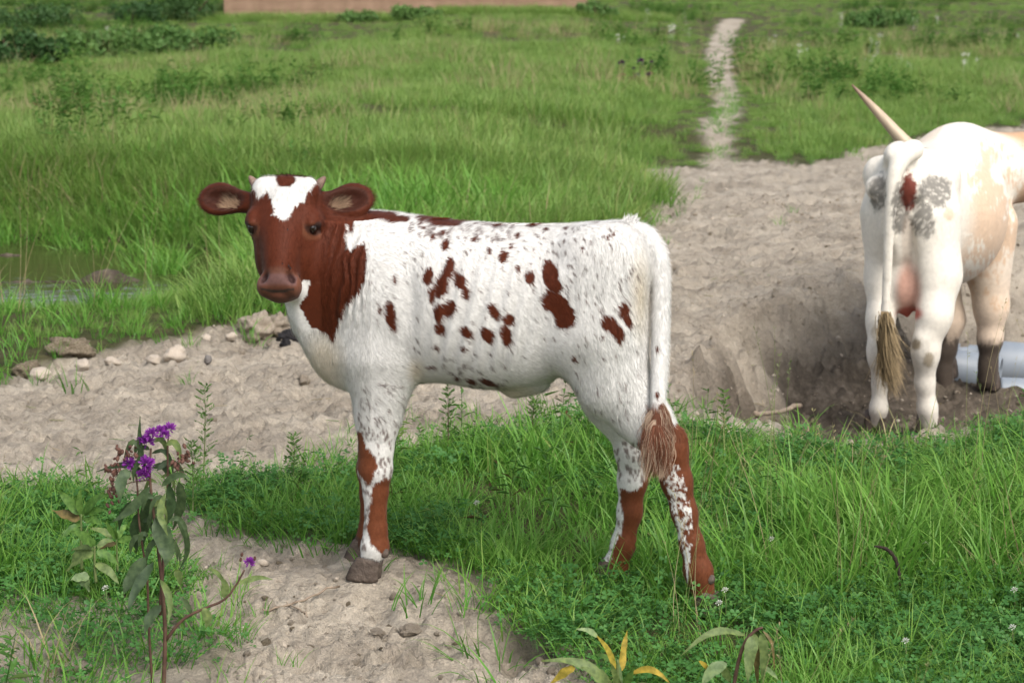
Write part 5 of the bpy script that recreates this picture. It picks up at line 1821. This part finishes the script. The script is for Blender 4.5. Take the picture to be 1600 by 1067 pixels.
STONE = simple_mat('pale_stone', (.40, .335, .265), (.56, .485, .40), 12, .85, .5, 60)
DSTONE = simple_mat('grey_stone', (.12, .11, .105), (.24, .22, .20), 12, .8, .5, 60)
CLOD = simple_mat('earth_clod', (.34, .28, .21), (.54, .455, .36), 14, .95, 1.0, 35)
MOSSY = simple_mat('mossy_clod', (.13, .105, .06), (.34, .275, .20), 9, .95, .9, 40)
DUNG = simple_mat('dark_dung', (.018, .017, .020), (.050, .045, .046), 18, .7, .9, 40)


def stone(u, v, wpx, hpx, mat, label, seed, name='stone', z=0.0, deep=.8):
    p = at_z(u, v + hpx * .3, z)
    g = hz(p[0], p[1]); p = at_z(u, v + hpx * .3, g)
    g += float(dirt_relief(p[0], p[1])) * (.9 if v > 700 else .3)
    s = math.hypot(p[1], 1.5) / FPX
    o = link(name, lump(seed, 4 if name != 'stone' else 3, (.40 if 'clod' in name or 'mound' in name else .55) if name != 'stone' else .30, 1.0), mat, None, (p[0], p[1], g + hpx * s * (.10 if v < 700 else .42)), (0, 0, seed), label=label, category='stone' if name == 'stone' else name.split('_')[-1])
    o.scale = (wpx * s * .5, wpx * s * .5 * deep, hpx * s * .55)
    return o


for a in [(275, 548, 40, 24, STONE, 'pale rounded stone on the track left of the calf', 1), (240, 558, 30, 16, STONE, 'flat pale stone touching the left of the rounded one', 2), (325, 557, 13, 13, DSTONE, 'small dark grey stone between calf and pond bank', 3), (322, 523, 16, 13, STONE, 'small pale stone at the foot of the grassy bank', 4),
          (130, 565, 30, 18, STONE, 'pale stone half buried beside the mossy clod', 5), (62, 575, 34, 18, STONE, 'pale stone at the left edge under the bank', 6), (362, 520, 22, 12, STONE, 'flat pale stone below the hollow earth mound', 7), (175, 560, 26, 14, STONE, 'low pale stone near the middle of the bank foot', 12)]:
    stone(*a)
stone(400, 503, 66, 40, CLOD, 'hollow earth mound on the track beside the calf throat', 8, 'earth_mound')
stone(436, 500, 48, 34, CLOD, 'smaller earth mound touching the calf chest side', 18, 'earth_mound')
stone(110, 540, 74, 36, MOSSY, 'brown mossy clod at the foot of the bank', 9, 'earth_clod')
stone(45, 565, 50, 28, MOSSY, 'dark mossy clod at the left edge of the bank', 10, 'earth_clod')
stone(475, 590, 24, 18, CLOD, 'crumbled clod on the track in front of the calf chest', 11, 'earth_clod')
stone(452, 522, 36, 22, DUNG, 'dark dropping on the track by the calf throat', 13, 'dung')
stone(447, 535, 18, 16, DUNG, 'small blue black lump under the dark dropping', 14, 'dung')
stone(125, 1040, 52, 22, CLOD, 'grey brown clod low at the left near the flower stem', 15, 'earth_clod')
stone(640, 968, 34, 16, CLOD, 'cracked mud clod on the bare patch under the calf', 16, 'earth_clod')
stone(590, 975, 26, 13, CLOD, 'small mud clod left of the cracked one', 17, 'earth_clod')
stone(890, 1003, 40, 16, CLOD, 'mud clod at the grass edge near the orange leaves', 19, 'earth_clod')
stone(30, 935, 36, 14, CLOD, 'flat clod at the left edge below the grass', 20, 'earth_clod')

# loose crumbs of earth and gravel
C_CRUMB = bpy.data.collections.new('crumb')
for i in range(5):
    me = lump(40 + i, 1, .45, .7); me.materials.append([CLOD, CLOD, STONE, CLOD, MOSSY][i])
    o = bpy.data.objects.new(f'crumb_{i}', me); C_CRUMB.objects.link(o)
rg = np.random.default_rng(77)
x, y = cand(60000, 2.4, 13.5)
dirt, dt = masks(x, y)
dd = poly_sd(x, y, DITCH)
d = np.where(dd < .1, .40, np.clip(.20 + 1.8 * fbm(x * 1.5, y * 1.5, 3, 300), .04, .7))
m = (dirt > .6) & (rg.random(len(x)) < d)
x, y, dd = x[m], y[m], dd[m]
sz = .0038 * np.exp(rg.normal(0, .65, len(x))) * np.where(dd < .1, 1.35, 1)
sz = np.minimum(sz, .016)
scatter('gravel', np.stack([x, y, hgt(x, y) + dirt_relief(x, y) * np.clip((40 - y) / 28, 0, 1) + sz * .2], 1), sz, rg.integers(0, 5, len(x)), C_CRUMB, 'loose crumbs of earth and gravel', .5, rg)

# grey plastic pipes behind the cow
PIPE = simple_mat('grey_pipe', (.21, .245, .285), (.29, .325, .365), 5, .45, .0, 10, .5)


def pipe(a, b, r, label, wall=.012):
    a = np.array(a, float); b = np.array(b, float)
    d = b - a; Ln = np.linalg.norm(d); d /= Ln
    V = []; F = []; n = 28
    u = np.cross(d, [0, 0, 1]); u /= np.linalg.norm(u); w = np.cross(u, d)
    rings = [(0, r - wall), (0, r), (.01, r + .001)]
    m = int(Ln / .35)
    rings += [(Ln * i / m, r) for i in range(1, m)] + [(Ln, r), (Ln, r - wall), (Ln * .5, r - wall), (.0, r - wall)]
    for (t, rr_) in rings:
        for j in range(n):
            th = 2 * math.pi * j / n
            V.append(d * t + (u * math.cos(th) + w * math.sin(th)) * rr_)
    for i in range(len(rings) - 1):
        for j in range(n):
            k = (j + 1) % n
            F.append((i * n + j, i * n + k, (i + 1) * n + k, (i + 1) * n + j))
    me = new_mesh('drain_pipe', V, F)
    return link('drain_pipe', me, PIPE, None, tuple(a), label=label, category='pipe', group='grey drain pipes')


zf = -.42
p0 = at_y(1455, 568, 9.62); p1 = at_y(1562, 586, 9.50)
pipe(p0, p1, .090, 'shorter grey pipe with an open end between the cow forelegs')
p0 = at_y(1545, 566, 9.86); p1 = at_y(1720, 580, 9.80)
pipe(p0, p1, .112, 'thick grey pipe running out of the picture at the right edge')
p0 = at_y(1488, 553, 9.95); p1 = at_y(1545, 558, 9.92)
pipe(p0, p1, .055, 'thin grey pipe behind the open ended one')
p0 = at_y(1562, 612, 9.36); p1 = at_y(1700, 618, 9.30)
pipe(p0, p1, .07, 'low grey pipe in the grass at the right edge under the thick one')
p0 = at_y(446, 497, 9.3); p1 = at_y(640, 500, 9.0)
pipe(p0, p1, .08, 'grey pipe end showing behind the calf throat')

# sticks on the bare earth
TWIG = simple_mat('dry_twig', (.16, .12, .085), (.34, .27, .20), 40, .85)
for pts, r, lab in [([(410, 950), (450, 940), (490, 930), (530, 912)], .0035, 'dry stick lying on the bare earth before the calf foreleg'), ([(448, 938), (470, 945), (480, 952)], .0022, 'short twig beside the dry stick'), ([(90, 1030), (120, 1040), (150, 1052)], .004, 'grey stick in the lower left corner'), ([(1180, 655), (1215, 650), (1250, 640)], .012, 'wet stick lying in the ditch left of the cow')]:
    P = []
    for u, v in pts:
        p = at_z(u, v, 0); g = hz(p[0], p[1]); p = at_z(u, v, g); P.append((p[0], p[1], g + float(dirt_relief(p[0], p[1])) * (.9 if v > 700 else 0) + r * .8 + .008, r * random.uniform(.7, 1.1)))
    P = smooth_path(P, 12); o0 = P[0, :3].copy(); P[:, :3] -= o0
    P[:, 2] += np.random.default_rng(3).normal(0, .002, 12)
    Vt, Ft = tube(P, 6)
    link('stick', new_mesh('stick', Vt, Ft), TWIG, None, tuple(o0), label=lab, category='stick')

# flies
fly(.150, .020, .035, 'dark fly between the eyes of the calf')
fly(.232, .012, .031, 'dark fly above the nose of the calf, leftmost of the lower three')
fly(.235, .026, .029, 'dark fly above the nose of the calf, middle of the lower three')
fly(.240, .030, .027, 'dark fly above the nose of the calf, rightmost of the lower three')

# ------------------------------------------------------------------ wooden shed, board fence, bushes
BOARD = simple_mat('shed_board', (.235, .150, .100), (.34, .225, .155), 3.0, .85, .3, 30)
BOARD2 = simple_mat('shed_roof', (.16, .15, .15), (.24, .23, .22), 4, .8)


def box_mesh(name, sx, sy, sz):
    x, y, z = sx / 2, sy / 2, sz / 2
    V = [(a, b, c) for a in (-x, x) for b in (-y, y) for c in (-z, z)]
    F = [(0, 1, 3, 2), (4, 6, 7, 5), (0, 4, 5, 1), (2, 3, 7, 6), (0, 2, 6, 4), (1, 5, 7, 3)]
    return new_mesh(name, V, F, False)


def shed():
    y = 46.0
    xl = at_y(350, 20, y)[0]; xr = at_y(918, 20, y)[0]
    zb = at_y(500, 29, y)[2]
    W = xr - xl; cx = (xl + xr) / 2; g = hz(cx, y)
    root = link('wooden_shed', None, None, None, (cx, y, zb), label='reddish tan board shed at the top of the meadow', category='shed')
    for i in range(14):
        bm_ = box_mesh('plank', W / 3 - .006, .04, .19)
        for j in range(3):
            o = link('plank', bm_ if j else bm_, BOARD, root, (-W / 2 + W / 3 * (j + .5), random.uniform(-.004, .004), .095 + i * .196), (R(random.uniform(2, 4)), 0, 0))
    for sx in (-1, 1):
        link('side_wall', box_mesh('side_wall', .05, 4.0, 2.74), BOARD, root, (sx * (W / 2 - .03), 2.05, 1.37))
        link('skid', box_mesh('skid', .16, 4.0, .16), simple_mat('skid_wood', (.05, .04, .03), (.1, .08, .06)), root, (sx * (W / 2 - .5), 2.05, -.085))
    link('back_wall', box_mesh('back_wall', W - .12, .05, 2.74), BOARD, root, (0, 4.0, 1.37))
    link('roof', box_mesh('roof', W + .4, 4.7, .08), BOARD2, root, (0, 2.0, 2.86), (R(4), 0, 0))


shed()
yf = 62.0
fx0 = at_y(1275, 0, yf)[0]; fx1 = at_y(1640, 0, yf)[0]
fz = at_y(1400, 3, yf)[2]
fr = link('board_fence', None, None, None, ((fx0 + fx1) / 2, yf, fz - .05), label='distant tan board fence at the top right edge', category='fence')
fw = (fx1 - fx0)
for i in range(5):
    link('board', box_mesh('board', fw, .03, .19), BOARD, fr, (0, 0, .15 + i * .21))
for i in range(6):
    link('post', box_mesh('post', .1, .1, 1.5), BOARD, fr, (-fw / 2 + .1 + (fw - .2) * i / 5, .07, .55))


def bush(u, v, D, wpx, hpx, label, tone, seed):
    p = np.array(at_y(u, v, D)); g = hz(p[0], D); s = D / FPX
    rr = np.random.default_rng(seed); rx = wpx * s / 2; h = hpx * s
    root = link('bush', None, None, None, (p[0], D, g), label=label, category='bush', group='bushes along the top of the meadow')
    for k in range(4):
        a = rr.uniform(0, 6.28)
        Vt, Ft = tube(smooth_path([(0, 0, -.05, .03), (math.cos(a) * rx * .25, math.sin(a) * rx * .25, h * .4, .02), (math.cos(a) * rx * .5, math.sin(a) * rx * .5, h * .85, .006)], 8), 6)
        link('branch', new_mesh('branch', Vt, Ft), STEMM, root)
    V = []; F = []; C = []
    cl_ = [(rr.normal(0, .45) * rx, rr.normal(0, .35) * rx, h * rr.uniform(.2, .9), rr.uniform(.25, .5)) for _ in range(16)]
    for i in range(2600):
        c = cl_[rr.integers(len(cl_))]; d = rr.normal(0, 1, 3); d /= np.linalg.norm(d); rad = c[3] * rx * rr.uniform(.4, 1.0)
        q_ = np.array(c[:3]) + d * rad * np.array([1, .8, .8]); q_[2] = max(q_[2], .02)
        n_ = rr.normal(0, 1, 3) + d; e = np.cross(n_, rr.normal(0, 1, 3)); e /= np.linalg.norm(e); f = np.cross(e, n_); f /= np.linalg.norm(f); L = rr.uniform(.05, .11); b = len(V)
        V += [tuple(q_ - e * L * .5), tuple(q_ + f * L * .25), tuple(q_ + e * L * .5), tuple(q_ - f * L * .25)]; C += [(rr.random(), 0, 0)] * 4; F.append((b, b + 1, b + 2, b + 3))
    me = new_mesh('crown', V, F); set_col(me, np.array(C)); link('crown', me, tone, root, kind='stuff')


DARKG = leaf_shader('bush_dark', [(0, (.030, .078, .021)), (1, (.068, .135, .037))], .25, .55)
MIDG = leaf_shader('bush_mid', [(0, (.065, .15, .033)), (1, (.14, .25, .065))], .3, .55)
for i, a in enumerate([(295, 22, 44, 120, 40, 'dark green bush at the left end of the shed', DARKG), (215, 20, 43, 90, 26, 'low dark bush left of the one at the shed', DARKG), (60, 30, 40, 150, 26, 'dark bush in the top left corner', DARKG), (40, 115, 27, 130, 52, 'dark leafy bush on the left edge of the meadow', DARKG), (150, 95, 29, 120, 42, 'mid green bush in the upper left meadow', MIDG),
                       (270, 85, 31, 110, 36, 'mid green bush below the shed left corner', MIDG), (645, 36, 43, 70, 16, 'small bush before the middle of the shed', MIDG), (560, 32, 43.5, 60, 12, 'small bush before the shed left of its middle', MIDG), (935, 20, 44, 70, 22, 'round bush at the right end of the shed', MIDG),
                       (1370, 40, 40, 90, 22, 'small bush below the distant fence', MIDG)]):
    bush(*a, 60 + i)
# white wildflowers of the meadow
C_WF = bpy.data.collections.new('wildflower')
for i in range(3):
    r9 = np.random.default_rng(i)
    V = []; F = []; C = []
    for k in range(7):
        cx, cy, cz = r9.normal(0, .09), r9.normal(0, .09), r9.uniform(.25, .42)
        for j in range(10):
            d = r9.normal(0, .02, 3); b = len(V); s = .012
            V += [(cx + d[0] - s, cy + d[1], cz + d[2]), (cx + d[0], cy + d[1] - s, cz + d[2] + s * .4), (cx + d[0] + s, cy + d[1], cz + d[2]), (cx + d[0], cy + d[1] + s, cz + d[2] - s * .4)]; F.append((b, b + 1, b + 2, b + 3)); C += [(r9.random(), 0, 0)] * 4
        b = len(V); V += [(cx - .002, cy, 0), (cx + .002, cy, 0), (cx, cy, cz)]; F.append((b, b + 1, b + 2)); C += [(0, 0, 0)] * 3
    source(C_WF, f'wildflower_{i}', (V, F, C), WHITEP)
x, y, dt = spread(240, 18, 48, .1, mar=2)
m = rg.random(len(x)) < np.clip(.10 + 1.8 * fbm(x * .3, y * .3, 3, 401) + .3 * (x > 4), 0, 1)
lay('white_wildflowers', x[m], y[m], rg.uniform(.45, .8, m.sum()), 3, C_WF, 'white wildflowers dotted over the meadow', .1)

x, y = cand(900, 43.6, 45.4, -8, 3.5)
lay('shed_foot_grass', x, y, rg.uniform(.45, 1.1, len(x)), 6, C_MEAD, 'rank grass along the foot of the shed', .12)
